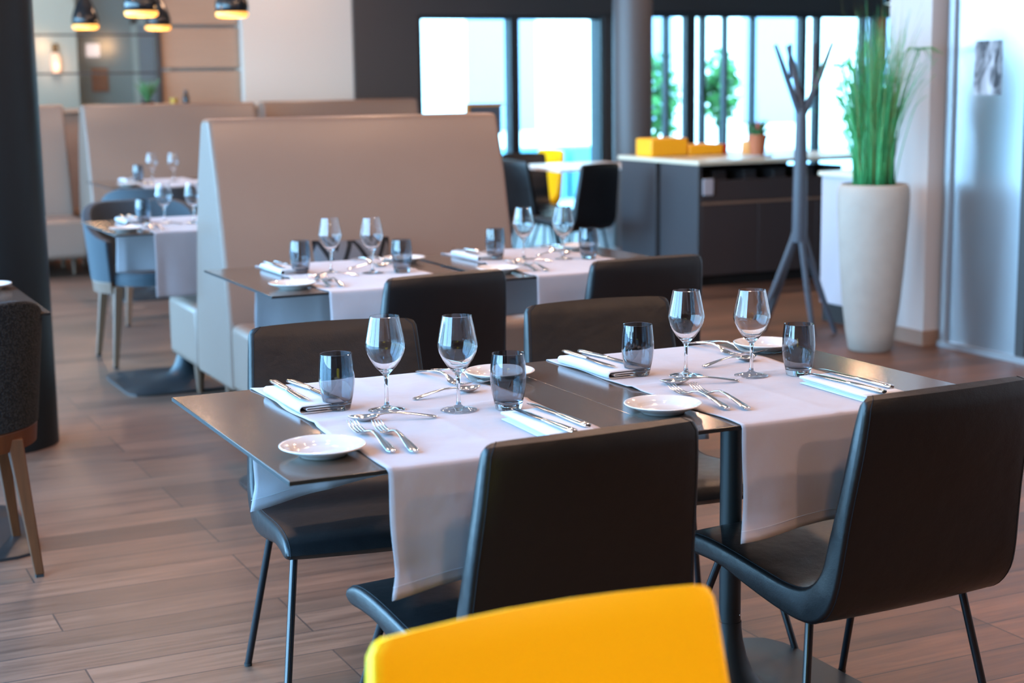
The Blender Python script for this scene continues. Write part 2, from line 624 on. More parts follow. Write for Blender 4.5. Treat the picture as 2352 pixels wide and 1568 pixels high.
# back wall, from the glazed partition on the left to the window wall on the right
struct('wall_back', MB().box(4.03, 5.06, 13.95, 14.25, 0, 3), M['cream'])
mb = MB()
for k in range(8):
    mb.box(3.31, 4.03, 14.05, 14.10, 0.02 + k * 0.375, 0.375 + k * 0.375 - 0.005)
struct('wall_panel', mb, M['woodpanel'], bevel=0.004)
struct('wall_back.001', MB().box(5.06, 5.69, 13.9, 14.3, 0, 3.0).box(5.69, 8.05, 13.9, 14.2, 1.985, 3.0).box(7.66, 8.05, 13.9, 14.2, 0, 2.0), M['dark'])
struct('wall_back.002', MB().box(8.05, 14, 13.9, 14.2, 2.03, 3.0), M['dark'])
struct('wall_far_right', MB().box(13.9, 14, -3, 14, 0, 3.0), M['wall'])
wnd = struct('window_2', MB().box(5.69, 7.70, 13.95, 14.05, 1.95, 2.02).box(5.69, 7.70, 13.95, 14.05, 0.0, 0.07)
             .box(5.67, 5.735, 13.93, 14.07, 0, 2).box(6.655, 6.745, 13.93, 14.07, 0, 2).box(7.64, 7.72, 13.93, 14.07, 0, 2), M['frame'])
MB().box(5.735, 6.655, 13.995, 14.005, 0.07, 1.95).build('pane', M['pane'], wnd)
MB().box(6.745, 7.64, 13.995, 14.005, 0.07, 1.95).build('pane', M['pane'], wnd)
xs = [8.10, 8.42, 8.69, 8.85, 9.12, 9.46, 10.08, 10.27, 10.86, 11.04, 11.36, 12.2, 13.1, 13.9]
wd = [0.09, 0.03, 0.11, 0.04, 0.03, 0.03, 0.07, 0.06, 0.05, 0.12, 0.06, 0.06, 0.06, 0.06]
mb = MB().box(8.05, 13.9, 13.96, 14.04, 1.98, 2.03).box(8.05, 13.9, 13.96, 14.04, 0, 0.06)
for x, w in zip(xs, wd):
    mb.box(x - w / 2, x + w / 2, 13.95, 14.05, 0.0, 2.0)
wnd = struct('window_3', mb, M['frame'])
for a, b, wa, wb in zip(xs, xs[1:], wd, wd[1:]):
    MB().box(a + wa / 2, b - wb / 2, 13.996, 14.004, 0.06, 1.98).build('pane', M['pane'], wnd)
# glazed partition and the room behind it
part = struct('window_4', MB().box(-0.88, 3.31, 14.02, 14.06, 1.475, 1.49).box(-0.88, 3.31, 14.02, 14.06, 1.80, 1.815)
              .box(3.27, 3.31, 14.0, 14.08, 0, 3).box(-0.88, 3.31, 14.0, 14.08, 2.94, 3.0), M['frame'])
MB().box(-0.88, 3.27, 14.035, 14.045, 0, 2.94).build('pane', M['satin'], part)
struct('wall_far', MB().box(2.95, 6.0, 18.0, 18.15, 0, 3).box(-1.0, 2.95, 18.0, 18.15, 0, 3), M['farwall'])
struct('wall_far_left', MB().box(-1.0, 3.22, 17.4, 18.0, 0, 3).box(-1.0, -0.88, 14, 18, 0, 3), M['farwhite'])
struct('wall_far_side', MB().box(5.3, 5.4, 14.3, 18, 0, 3), M['farwhite'])
struct('floor.001', MB().box(-1.0, 5.4, 14.05, 18, -0.1, 0), M['floor'])
d2 = struct('door_2', MB().box(3.93, 3.99, 17.93, 18.0, 0, 2.1).box(4.28, 4.34, 17.93, 18.0, 0, 2.1).box(3.93, 4.34, 17.93, 18.0, 2.04, 2.1), M['farwhite'])
MB().box(3.99, 4.28, 17.95, 17.99, 0, 2.04).build('door_leaf', M['whitelam'], d2)
area('far_room_fill', (2.6, 16.2, 2.95), (0, 0, -1), 1.2, 1.2, 26, (1.0, 0.93, 0.85))  # unseen area light added to brighten the room behind the partition
# low wall with ledge in front of the partition
struct('wall_low', MB().box(-0.88, 4.92, 13.35, 13.6, 0, 1.165), M['skirt'])
struct('trim_2', MB().box(-0.88, 4.93, 13.30, 13.62, 1.165, 1.195), M['woodpanel'])
# columns
struct('column', MB().lathe([(0.0, 0), (0.245, 0), (0.245, 3.0), (0.0, 3.0)], 64, 0.775, 6.37), M['column'], angle=0.6)
struct('column.001', MB().lathe([(0.0, 0), (0.163, 0), (0.163, 3.0), (0.0, 3.0)], 48, 6.60, 11.5), M['column2'], angle=0.6)


# ------------------------------------------------------------------ chairs
def shell_profile():
    inner = [(0.018, 0.808), (0.031, 0.770), (0.048, 0.69), (0.065, 0.60), (0.081, 0.525), (0.092, 0.470), (0.115, 0.434), (0.148, 0.414), (0.20, 0.409),
             (0.27, 0.415), (0.35, 0.424), (0.43, 0.431), (0.495, 0.432), (0.540, 0.426), (0.568, 0.411)]
    outer = [(0.566, 0.395), (0.540, 0.386), (0.49, 0.388), (0.42, 0.386), (0.35, 0.372), (0.27, 0.357), (0.20, 0.347), (0.150, 0.345), (0.112, 0.352),
             (0.080, 0.373), (0.057, 0.408), (0.045, 0.455), (0.037, 0.515), (0.027, 0.59), (0.010, 0.69), (0.001, 0.770), (0.003, 0.800)]
    return [(0, y, z) for y, z in inner + outer]


def make_chair(name, label, material, w=0.207, group=None):
    t = thing(name, label, 'chair', group=group)
    N = 110
    loop = catmull(shell_profile(), N, closed=True)
    nor = []
    for i in range(N):
        d = loop[(i + 1) % N] - loop[i - 1]
        nor.append(Vector((0, d.z, -d.y)).normalized())   # points outward or inward alike for all
    cen = sum(loop, Vector()) / N
    # orientation: test on the topmost point
    it = max(range(N), key=lambda i: loop[i].z)
    sg = 1 if nor[it].z > 0 else -1
    st = []
    RC = 0.022

    def corner(z):
        dz = z - (loop[it].z - RC)
        wz = w * (1 + 0.125 * min(1, max(0, (0.80 - z) / 0.38)))
        return wz if dz <= 0 else wz - RC + math.sqrt(max(0.0, RC * RC - dz * dz)) * 0.999

    for q, ins in ((1, 0.0085), (1 - 0.0016 / w, 0.0045), (1 - 0.0050 / w, 0.0014), (1 - 0.011 / w, 0.0), (0.8, -0.0015), (0.5, -0.003), (0.2, -0.004)):
        st.append((q, ins))
    full = [(-q, i) for q, i in st] + [(q, i) for q, i in reversed(st)]
    rows = []
    for q, ins in full:
        row = []
        for i in range(N):
            p = loop[i] - nor[i] * sg * ins
            bow = -0.016 * (1 - q * q) * smooth01((p.z - 0.42) / 0.36)
            row.append((q * corner(p.z), p.y + bow, p.z))
        rows.append(row + [row[0]])
    mb = MB()
    m = N + 1
    mb.grid(rows)
    mb.f.append(tuple(range(N)))
    o = (len(full) - 1) * m
    mb.f.append(tuple(o + i for i in range(N - 1, -1, -1)))
    mb.build('upholstered_shell', material, t, angle=0.7)
    for s in (-1, 1):
        pts = []
        for i in range(N):
            p = loop[i] - nor[i] * sg * 0.0005
            pts.append((s * (corner(p.z) - 0.0105), p.y - 0.0016 * smooth01((p.z - 0.42) / 0.36), p.z))
        MB().tube(pts, 0.0012, 6, closed=True).build('edge_seam', M['seam'] if material is not M['yellow'] else material, t)
    # frame under the seat and four splayed rod legs
    k = w / 0.207
    fr = [(-0.185 * k, 0.17, 0.342), (0.185 * k, 0.17, 0.342), (0.185 * k, 0.45, 0.384), (-0.185 * k, 0.45, 0.384)]
    MB().tube([fr[0], fr[1]], 0.008, 8).tube([fr[2], fr[3]], 0.008, 8).tube([fr[1], fr[2]], 0.008, 8).tube([fr[3], fr[0]], 0.008, 8).build('seat_frame', M['steelblk'], t)
    for s in (-1, 1):
        for y0, y1, z in ((0.165, 0.108, 0.350), (0.46, 0.600, 0.390)):
            lg = MB().tube([(s * 0.195 * k, y0, z), (s * 0.255 * k, y1, 0.004)], 0.0085, 14).build('leg', M['steelblk'], t)
            MB().lathe([(0, 0), (0.0095, 0), (0.0095, 0.007), (0, 0.007)], 14, s * 0.255 * k, y1).build('foot_glide', M['black'], lg)
    return t


CH = 'black leather dining chairs around the front table'
ch = make_chair('dining_chair', 'black leather chair facing away, before the left runner of the front table', M['leather'], group=CH)
ch.location = (1.229, 2.262, 0)
ch.rotation_euler = (0, 0, 0.040)
dup(ch, (1.990, 2.270, 0), 0.045, 'black leather chair facing away, at the right end of the front table')
dup(ch, (1.250, 3.648, 0), PI - 0.125, 'black leather chair facing us behind the left runner of the front table')
dup(ch, (1.985, 3.655, 0), PI - 0.066, 'black leather chair facing us behind the right runner of the front table')
CH2 = 'black leather dining chairs before the middle table'
dup(ch, (1.875, 4.385, 0), 0.10, 'black leather chair facing away, before the left runner of the table by the booth', CH2)
dup(ch, (2.605, 4.435, 0), 0, 'black leather chair facing away, before the right runner of the table by the booth', CH2)
yc = make_chair('dining_chair', 'bright yellow leather chair facing us, closest to the camera', M['yellow'], 0.212)
yc.location = (0.755, 1.515, 0)
yc.rotation_euler = (0, 0, PI)


# ------------------------------------------------------------------ tub chairs
def make_tub(name, label, outside, inside, leg_m, band_m):
    t = thing(name, label, 'chair')

    def shell(z0f, z1f, ro, th, mname, m, rows_n=7, parent=t):
        A = 128
        n = 41
        rows_o, rows_i = [], []
        for r in range(rows_n):
            u = r / (rows_n - 1)
            ro_row, ri_row = [], []
            for k in range(n):
                a = math.radians(-A + 2 * A * k / (n - 1))
                z = z0f(a) + (z1f(a) - z0f(a)) * u
                lean = 0.035 * (z - 0.42) / 0.38
                rr = ro + lean
                ro_row.append((rr * math.sin(a) * 1.02, 0.28 - rr * math.cos(a), z))
                q = rr - th
                ri_row.append((q * math.sin(a) * 1.02, 0.28 - q * math.cos(a), z))
            rows_o.append(ro_row)
            rows_i.append(ri_row)
        ring = rows_o + list(reversed(rows_i)) + [rows_o[0]]
        mb = MB().grid(ring)
        R, m_ = len(ring), n
        mb.f.append(tuple(i * m_ for i in range(R - 1)))
        mb.f.append(tuple(i * m_ + m_ - 1 for i in range(R - 2, -1, -1)))
        return mb.build(mname, m, parent, bevel=0.008, seg=3, angle=0.8)

    top = lambda a: 0.62 + 0.175 * smooth01(0.5 + 0.62 * math.cos(a))
    shell(lambda a: 0.425, top, 0.265, 0.045, 'tub_shell', outside)
    shell(lambda a: 0.365, lambda a: 0.425, 0.262, 0.03, 'wooden_band', band_m, 3)
    seat = []
    for r, z in ((0, 0.475), (0.16, 0.478), (0.205, 0.468), (0.217, 0.445), (0.215, 0.405), (0.0, 0.400)):
        seat.append((r, z))
    mb = MB().lathe(seat, 40)
    mb.v = [(x * 1.02, y * (1.35 if y > 0 else 1.0) + 0.27, z) for x, y, z in mb.v]
    mb.build('seat_cushion', inside, t)
    for sx in (-1, 1):
        for y0, y1 in ((0.10, 0.055), (0.44, 0.48)):
            x0, x1 = sx * 0.175, sx * 0.215
            mb = MB()
            a, b = 0.022, 0.0125
            v = [(x0 - a, y0 - a, 0.40), (x0 + a, y0 - a, 0.40), (x0 + a, y0 + a, 0.40), (x0 - a, y0 + a, 0.40),
                 (x1 - b, y1 - b, 0.008), (x1 + b, y1 - b, 0.008), (x1 + b, y1 + b, 0.008), (x1 - b, y1 + b, 0.008)]
            mb.add(v, [(0, 1, 2, 3), (7, 6, 5, 4), (0, 4, 5, 1), (1, 5, 6, 2), (2, 6, 7, 3), (3, 7, 4, 0)])
            lg = mb.build('leg', leg_m, t, bevel=0.003)
            MB().box(x1 - 0.011, x1 + 0.011, y1 - 0.011, y1 + 0.011, 0.0, 0.008).build('foot_glide', M['black'], lg)
    return t


tub = make_tub('tub_chair', 'black nubbly tub chair with walnut legs at left edge, by the black column', M['boucle'], M['boucle'], M['wood'], M['wood'])
tub.location = (0.435, 4.48, 0)
tub2 = make_tub('tub_chair', 'slate blue tub chair with wooden legs behind the tall booth, facing us', M['bluefab'], M['bluefab'], M['woodlt'], M['woodlt'])
tub2.location = (1.765, 8.30, 0)
tub2.rotation_euler = (0, 0, PI)
dup(tub2, (2.12, 9.13, 0), 0, 'slate blue tub chair facing away before the farthest laid table')


# ------------------------------------------------------------------ tables
def make_table(label, x0, y0, two=True, group=None):
    """pair of 75 x 80 pedestal tables pushed together; each one is a thing"""
    t = thing('pedestal_table', label, 'table', (x0 + 0.375, y0 + 0.40, 0), 0, group)
    MB().box(-0.3745, 0.3745, -0.40, 0.40, 0.7325, 0.740).build('table_top', M['tabletop'], t, bevel=0.0012, seg=2)
    e = 0.3749
    eb = MB().box(-e, e, -0.4004, -0.3990, 0.7323, 0.7392).box(-e, e, 0.3990, 0.4004, 0.7323, 0.7392).box(-e, -e + 0.0014, -0.399, 0.399, 0.7323, 0.7392).box(e - 0.0014, e, -0.399, 0.399, 0.7323, 0.7392)
    eb.build('edge_band', M['edge'], t)
    MB().box(-0.20, 0.20, -0.20, 0.20, 0.716, 0.7325).build('top_plate', M['steelblk'], t)
    MB().lathe([(0.0, 0.195), (0.0240, 0.195), (0.0240, 0.716), (0, 0.716)], 32).build('pole', M['pedestal'], t)
    n = 48
    prof = [(0.0255, 0.195, 0), (0.026, 0.180, 0), (0.030, 0.150, 0), (0.038, 0.115, 0), (0.052, 0.078, 0), (0.075, 0.046, 0), (0.105, 0.027, 0.05), (0.16, 0.017, 0.2), (0.22, 0.0135, 0.55), (0.325, 0.011, 1), (0.330, 0.008, 1), (0.330, 0.0, 1), (0.0, 0.0, 1)]
    v, f = [], []
    for r, z, sq in prof:
        for k in range(n):
            a = 2 * PI * k / n
            c, s_ = math.cos(a), math.sin(a)
            p = 2 + 5.0 * sq
            q = (abs(c) ** p + abs(s_) ** p) ** (-1 / p)
            v.append((r * c * q, r * s_ * q, z))
    for i in range(len(prof) - 1):
        for k in range(n):
            k2 = (k + 1) % n
            f.append((i * n + k, i * n + k2, (i + 1) * n + k2, (i + 1) * n + k))
    b = MB().add(v, f).build('base', M['pedestal'], t, angle=0.5)
    MB().lathe([(0.0, 0.0), (0.0035, 0.0), (0.0035, 0.0012), (0, 0.0012)], 12).build('screw', M['steel'], b)
    sc_ = b.children[0]
    sc_.rotation_euler = (PI / 2, 0, 0.55)
    sc_.location = (0.0128, -0.0206, 0.212)
    return t


TG = 'pedestal tables laid for dinner'
T1 = make_table('left half of the front laid table, with dark top and pedestal', 0.753, 2.44, group=TG)
dup(T1, (2.25 - 0.3735, 2.84, 0), 0, 'right half of the front laid table, nearest the stone planter')
dup(T1, (1.405 + 0.375, 5.06, 0), 0, 'left half of the laid table standing before the tall booth')
dup(T1, (2.19 + 0.375, 5.08, 0), 0, 'right half of the laid table standing before the tall booth')
dup(T1, (1.405 + 0.375, 7.35, 0), 0, 'left half of the laid table right behind the tall booth')
dup(T1, (2.155 + 0.375, 7.35, 0), 0, 'right half of the laid table behind the tall booth, mostly hidden')
dup(T1, (2.04 + 0.375, 10.56, 0), 0, 'left half of the farthest laid table under the pendants')
dup(T1, (2.79 + 0.375, 10.56, 0), 0, 'right half of the farthest laid table, mostly hidden by the tall booth')
dup(T1, (0.745 - 0.375, 5.06, 0), 0, 'dark pedestal table at left edge before the black column')


# ------------------------------------------------------------------ runners
def runner(name, label, x0, x1, y0, y1, hang_f, hang_b, seed, group=None, curl=0.0, curl_b=0.0, slant=0.0, slant_b=0.0):
    rnd = random.Random(seed)
    z = 0.7413
    ph = [rnd.uniform(0, 6.28) for _ in range(6)]
    path = []
    nb, nt = 22, 46
    e = 0.006
    for i in range(nb):
        u = i / (nb - 1)
        path.append((y1 + e, z - hang_b * (1 - u) - 0.006 * u, 'b', 1 - u))
    path.append((y1 + e * 0.7, z - 0.0015, 't', 0))
    for i in range(nt):
        u = i / (nt - 1)
        path.append((y1 + (y0 - y1) * u, z, 't', u))
    path.append((y0 - e * 0.7, z - 0.0015, 't', 0))
    for i in range(nb):
        u = i / (nb - 1)
        path.append((y0 - e, z - 0.006 * (1 - u) - hang_f * u, 'f', u))
    nx = 44
    rows = []
    for (y, zz, kd, u) in path:
        row = []
        for j in range(nx):
            q = j / (nx - 1)
            x = x0 + (x1 - x0) * q
            edge = max(0, 1 - min(q, 1 - q) / 0.05)
            px, py, pz = x, y, zz
            if kd == 't':
                w = 0.5 + 0.5 * math.sin(31 * y + ph[0] + 3 * q)
                pz += 0.0045 * math.exp(-((y - y0 - 0.405 - 0.010 * math.sin(9 * q + ph[1])) / 0.012) ** 2) + 0.0016 * math.exp(-((q - 0.5) / 0.02) ** 2)
                pz += 0.0022 * edge * w + 0.0022 * max(0, math.sin(15 * (y + 0.5 * x) + ph[1])) ** 8 * (0.5 + 0.5 * math.sin(9 * q + ph[5]))
                px += 0.0030 * math.sin(23 * y + ph[2]) * edge
            else:
                sgn = -1 if kd == 'f' else 1
                hem = 0.0
                wv = (0.010 * math.sin(5.2 * q + ph[3]) + 0.0035 * math.sin(14 * q + ph[4])) * u
                py += sgn * (abs(wv) + 0.004 * u)
                if kd == 'f':
                    pz += slant * (q - 0.0) * u
                else:
                    pz += slant_b * (q - 0.0) * u
                cu = curl if kd == 'f' else curl_b
                if cu:
                    cr = smooth01((u - 0.80) / 0.2) * smooth01((0.30 - q) / 0.30)
                    px -= 0.035 * cu * cr
                    py += -0.05 * cu * cr
                    pz += -0.012 * cu * cr
                px += 0.004 * math.sin(6 * u + ph[5]) * (1 if q < 0.5 else -1) * edge * u
            row.append((px, py, pz))
        rows.append(row)
    o = MB().grid(rows).build(name, M['linen'], angle=1.2, solid=0.0014)
    tag(o, label, 'table runner', group)
    # stitched hem lines along the two ends
    for rr in (1, len(rows) - 2):
        hem = MB().grid([[(p[0], p[1] + (0.0012 if rr < 5 else -0.0012), p[2] + dz) for p in rows[rr]] for dz in (0.012, 0.0115)])
        hem.build('hem_stitch', M['napkin'], o, solid=0.0006)
    return o


RG = 'pale linen runners laid across the tables'
runner('table_runner', 'pale linen runner across the left half of the front table', 0.925, 1.385, 2.44, 3.24, 0.212, 0.262, 1, RG, curl=0.45, curl_b=0.5, slant=0.012, slant_b=0.05)
runner('table_runner', 'pale linen runner across the right half of the front table', 1.632, 2.080, 2.44, 3.24, 0.212, 0.24, 2, RG, curl=0.5, slant=0.01)
runner('table_runner', 'pale linen runner across the left table before the tall booth', 1.588, 2.045, 4.66, 5.46, 0.25, 0.26, 3, RG)
runner('table_runner', 'pale linen runner across the right table before the tall booth', 2.318, 2.775, 4.68, 5.48, 0.25, 0.26, 4, RG)
runner('table_runner', 'pale linen runner on the table behind the tall booth', 1.57, 2.02, 6.95, 7.75, 0.285, 0.26, 5, RG)
runner('table_runner', 'pale linen runner on the farthest laid table', 2.25, 2.70, 10.16, 10.96, 0.25, 0.25, 6, RG)
runner('table_runner', 'pale linen runner at left edge on the table before the black column', 0.14, 0.573, 4.66, 5.46, 0.26, 0.26, 7, RG)


# ------------------------------------------------------------------ tableware prototypes
def wine_glass_parts(t):
    outer = [(0.0, 0.0), (0.0345, 0.0), (0.0368, 0.0010), (0.0360, 0.0022), (0.026, 0.0042), (0.012, 0.0068), (0.0060, 0.0105), (0.0040, 0.018), (0.0036, 0.040),
             (0.0040, 0.062), (0.0058, 0.0725), (0.0115, 0.0785), (0.0205, 0.088), (0.0300, 0.102), (0.0368, 0.116), (0.0396, 0.1255), (0.0402, 0.1315),
             (0.0391, 0.138), (0.0353, 0.157), (0.0312, 0.177), (0.0288, 0.1885)]
    inner = [(0.0278, 0.1888), (0.0302, 0.177), (0.0343, 0.157), (0.0381, 0.138), (0.0392, 0.1315), (0.0386, 0.1258), (0.0358, 0.1165), (0.0290, 0.1030),
             (0.0195, 0.0895), (0.0105, 0.0815), (0.0, 0.0790)]
    MB().lathe(outer + inner, 64).build('glass_body', M['glass'], t, angle=1.0)


def tumbler_parts(t):
    outer = [(0.0, 0.0), (0.0240, 0.0), (0.0258, 0.0012), (0.0268, 0.006), (0.0300, 0.020), (0.0335, 0.037), (0.0355, 0.054), (0.0357, 0.068), (0.0347, 0.086), (0.0328, 0.104), (0.0320, 0.1115)]
    inner = [(0.0303, 0.1118), (0.0312, 0.104), (0.0331, 0.086), (0.0341, 0.068), (0.0338, 0.054), (0.0317, 0.037), (0.0281, 0.020), (0.0250, 0.0135), (0.020, 0.0118), (0.0, 0.0112)]
    MB().lathe(outer + inner, 56).build('glass_body', M['smoke'], t, angle=1.0)


def plate_parts(t):
    prof = [(0.0, 0.0022), (0.030, 0.0022), (0.0405, 0.0), (0.0420, 0.0), (0.0445, 0.0030), (0.056, 0.0085), (0.0755, 0.0172), (0.0768, 0.0184), (0.0765, 0.0196),
            (0.0750, 0.0202), (0.0720, 0.0190), (0.0570, 0.0132), (0.0535, 0.0100), (0.0500, 0.0062), (0.0450, 0.0048), (0.0, 0.0044)]
    MB().lathe(prof, 72).build('plate_body', M['china'], t, angle=1.0)


def strip(sections, nx=8):
    """loft of flattened sections (y, z, half width, half thickness)"""
    v, f = [], []
    n = 12
    for y, z, hw, ht in sections:
        for k in range(n):
            a = 2 * PI * k / n
            c, s_ = math.cos(a), math.sin(a)
            v.append((hw * (abs(c) ** 0.8) * (1 if c >= 0 else -1), y, z + ht * (abs(s_) ** 0.9) * (1 if s_ >= 0 else -1)))
    m = len(sections)
    for i in range(m - 1):
        for k in range(n):
            k2 = (k + 1) % n
            f.append((i * n + k, i * n + k2, (i + 1) * n + k2, (i + 1) * n + k))
    f.append(tuple(range(n)))
    f.append(tuple((m - 1) * n + k for k in range(n - 1, -1, -1)))
    return v, f


def fork_parts(t):
    # handle end at y=0, tines to y=0.235
    s = [(0.0, 0.0035, 0.0050, 0.0018), (0.004, 0.0040, 0.0086, 0.0022), (0.018, 0.0060, 0.0090, 0.0022), (0.05, 0.0110, 0.0068, 0.0020), (0.085, 0.0165, 0.0042, 0.0019),
         (0.112, 0.0180, 0.0032, 0.0021), (0.136, 0.0135, 0.0036, 0.0020), (0.148, 0.0090, 0.0075, 0.0014), (0.158, 0.0058, 0.0114, 0.0011), (0.170, 0.0040, 0.0126, 0.0010), (0.174, 0.0038, 0.0124, 0.0009)]
    v, f = strip(s)
    MB().add(v, f).build('handle', M['steel'], t, angle=0.9)
    mb = MB()
    for k in range(4):
        x = -0.0096 + k * 0.0064
        pts = [(x, 0.170, 0.0038), (x, 0.190, 0.0036), (x * 0.98, 0.210, 0.0062), (x * 0.95, 0.229, 0.0118), (x * 0.94, 0.236, 0.0146)]
        mb.tube(pts, [0.0020, 0.0019, 0.0017, 0.0012, 0.0005], 8, flat=0.6)
    mb.build('tines', M['steel'], t, angle=0.9)


def spoon_parts(t):
    s = [(0.0, 0.0035, 0.0045, 0.0016), (0.004, 0.0040, 0.0074, 0.0019), (0.016, 0.0058, 0.0076, 0.0019), (0.045, 0.0105, 0.0054, 0.0018), (0.075, 0.0140, 0.0036, 0.0018),
         (0.100, 0.0135, 0.0030, 0.0019), (0.115, 0.0105, 0.0038, 0.0018)]
    v, f = strip(s)
    MB().add(v, f).build('handle', M['steel'], t, angle=0.9)
    rows = []
    for i in range(15):
        u = i / 14
        y = 0.110 + 0.060 * u
        hw = 0.0175 * (math.sin(PI * min(1, 0.06 + 0.94 * u ** 0.85)) ** 0.62) if u < 1 else 0.0
        hw = max(hw, 0.0008)
        rim = 0.0108 - 0.0015 * math.sin(PI * u)
        dep = 0.0098 * math.sin(PI * (0.08 + 0.86 * u))
        row = []
        for j in range(11):
            q = -1 + 2 * j / 10
            row.append((q * hw, y, rim - dep * (1 - q * q)))
        rows.append(row)
    MB().grid(rows).build('bowl', M['steel'], t, angle=1.2, solid=0.0012)


def knife_parts(t, L=0.235):
    k = L / 0.235
    s = [(0.0, 0.0040, 0.0060, 0.0030), (0.004, 0.0045, 0.0092, 0.0038), (0.02, 0.0045, 0.0095, 0.0040), (0.06, 0.0045, 0.0084, 0.0038), (0.095, 0.0045, 0.0068, 0.0035), (0.108, 0.0045, 0.0052, 0.0030), (0.113, 0.0045, 0.0062, 0.0032), (0.116, 0.0045, 0.0050, 0.0024)]
    v, f = strip([(y * k, z, a, b) for y, z, a, b in s])
    MB().add(v, f).build('handle', M['steel'], t, angle=0.9)
    bl = [(0.113, 0.0045, 0.0052, 0.0014, 0), (0.14, 0.0045, 0.0078, 0.0011, 0.001), (0.19, 0.0045, 0.0086, 0.0009, 0.001), (0.215, 0.0045, 0.0078, 0.0008, 0.0), (0.228, 0.0045, 0.0052, 0.0006, -0.0022), (0.235, 0.0045, 0.0012, 0.0004, -0.0052)]
    v, f = strip([(y * k, z, a, b) for y, z, a, b, c in bl])
    v = [(x + bl[i // 12][4], y, z) for i, (x, y, z) in enumerate(v)]
    MB().add(v, f).build('blade', M['steel'], t, angle=0.9)


def napkin_parts(t):
    """cloth folded in layers: rolled fold on the left, loose layers on the right; lies along y"""
    L, w = 0.235, 0.098
    zs = [0.0012, 0.0050, 0.0088, 0.0126]
    mb = MB()
    prof = []

    def arc(cx, cz, r, a0, a1, n=7):
        return [(cx + r * math.cos(a0 + (a1 - a0) * i / n), cz + r * math.sin(a0 + (a1 - a0) * i / n)) for i in range(n + 1)]

    prof += [(w * 0.98, 0.0012), (0.010, 0.0012)]
    prof += arc(0.010, 0.0085, 0.0073, -PI / 2, -3 * PI / 2, 10)[1:]
    prof += [(w * 0.5, 0.0158), (w - 0.004, 0.0150)]
    prof += arc(w - 0.004, 0.0128, 0.0022, PI / 2, -PI / 2)[1:]
    prof += [(0.020, 0.0108)]
    prof += arc(0.020, 0.0086, 0.0022, PI / 2, 3 * PI / 2)[1:]
    prof += [(w - 0.010, 0.0060)]
    rows = []
    n = 14
    for i in range(n):
        y = -L / 2 + L * i / (n - 1)
        row = []
        for x, z in prof:
            row.append((x - w / 2 + 0.0015 * math.sin(9 * y + 40 * z), y + 0.002 * math.sin(30 * x), z + 0.0010 * math.sin(22 * y + 30 * x) * (z / 0.016)))
        rows.append(row)
    mb.grid(rows).build('folded_cloth', M['napkin'], t, angle=1.3, solid=0.0017)


def proto(name, cat, fn):
    t = thing(name, 'x', cat)
    fn(t)
    t['used'] = 0
    return t


PR = dict(
    wine_glass=proto('wine_glass', 'wine glass', wine_glass_parts), tumbler=proto('tumbler', 'tumbler', tumbler_parts), side_plate=proto('side_plate', 'plate', plate_parts),
    fork=proto('fork', 'fork', fork_parts), spoon=proto('spoon', 'spoon', spoon_parts), knife=proto('knife', 'knife', knife_parts), napkin=proto('napkin', 'napkin', napkin_parts))
LOOK = dict(wine_glass='clear stemmed wine glass', tumbler='smoked grey glass tumbler', side_plate='round white side plate', fork='polished steel fork', spoon='polished dessert spoon', knife='polished steel knife', napkin='folded white cloth napkin')
GRP = dict(wine_glass='wine glasses', tumbler='smoked tumblers', side_plate='white side plates', fork='dinner forks', spoon='dessert spoons', knife='table knives', napkin='folded napkins')


def put(kind, x, y, z, rot, label, where):
    p = PR[kind]
    lb = LOOK[kind] + ' ' + label
    g = GRP[kind] + ' on ' + where
    if not p['used']:
        p['used'] = 1
        p.location = (x, y, z)
        p.rotation_euler = (0, 0, rot)
        p['label'] = lb
        p['group'] = g
        return p
    return dup(p, (x, y, z), rot, lb, g)


def ang(a, b):
    """rotation that turns +y along a->b"""
    return math.atan2(-(b[0] - a[0]), b[1] - a[1])


ZC = 0.7428      # top of a runner
ZT = 0.7402      # bare table top
ZN = ZC + 0.0168  # top of a folded napkin


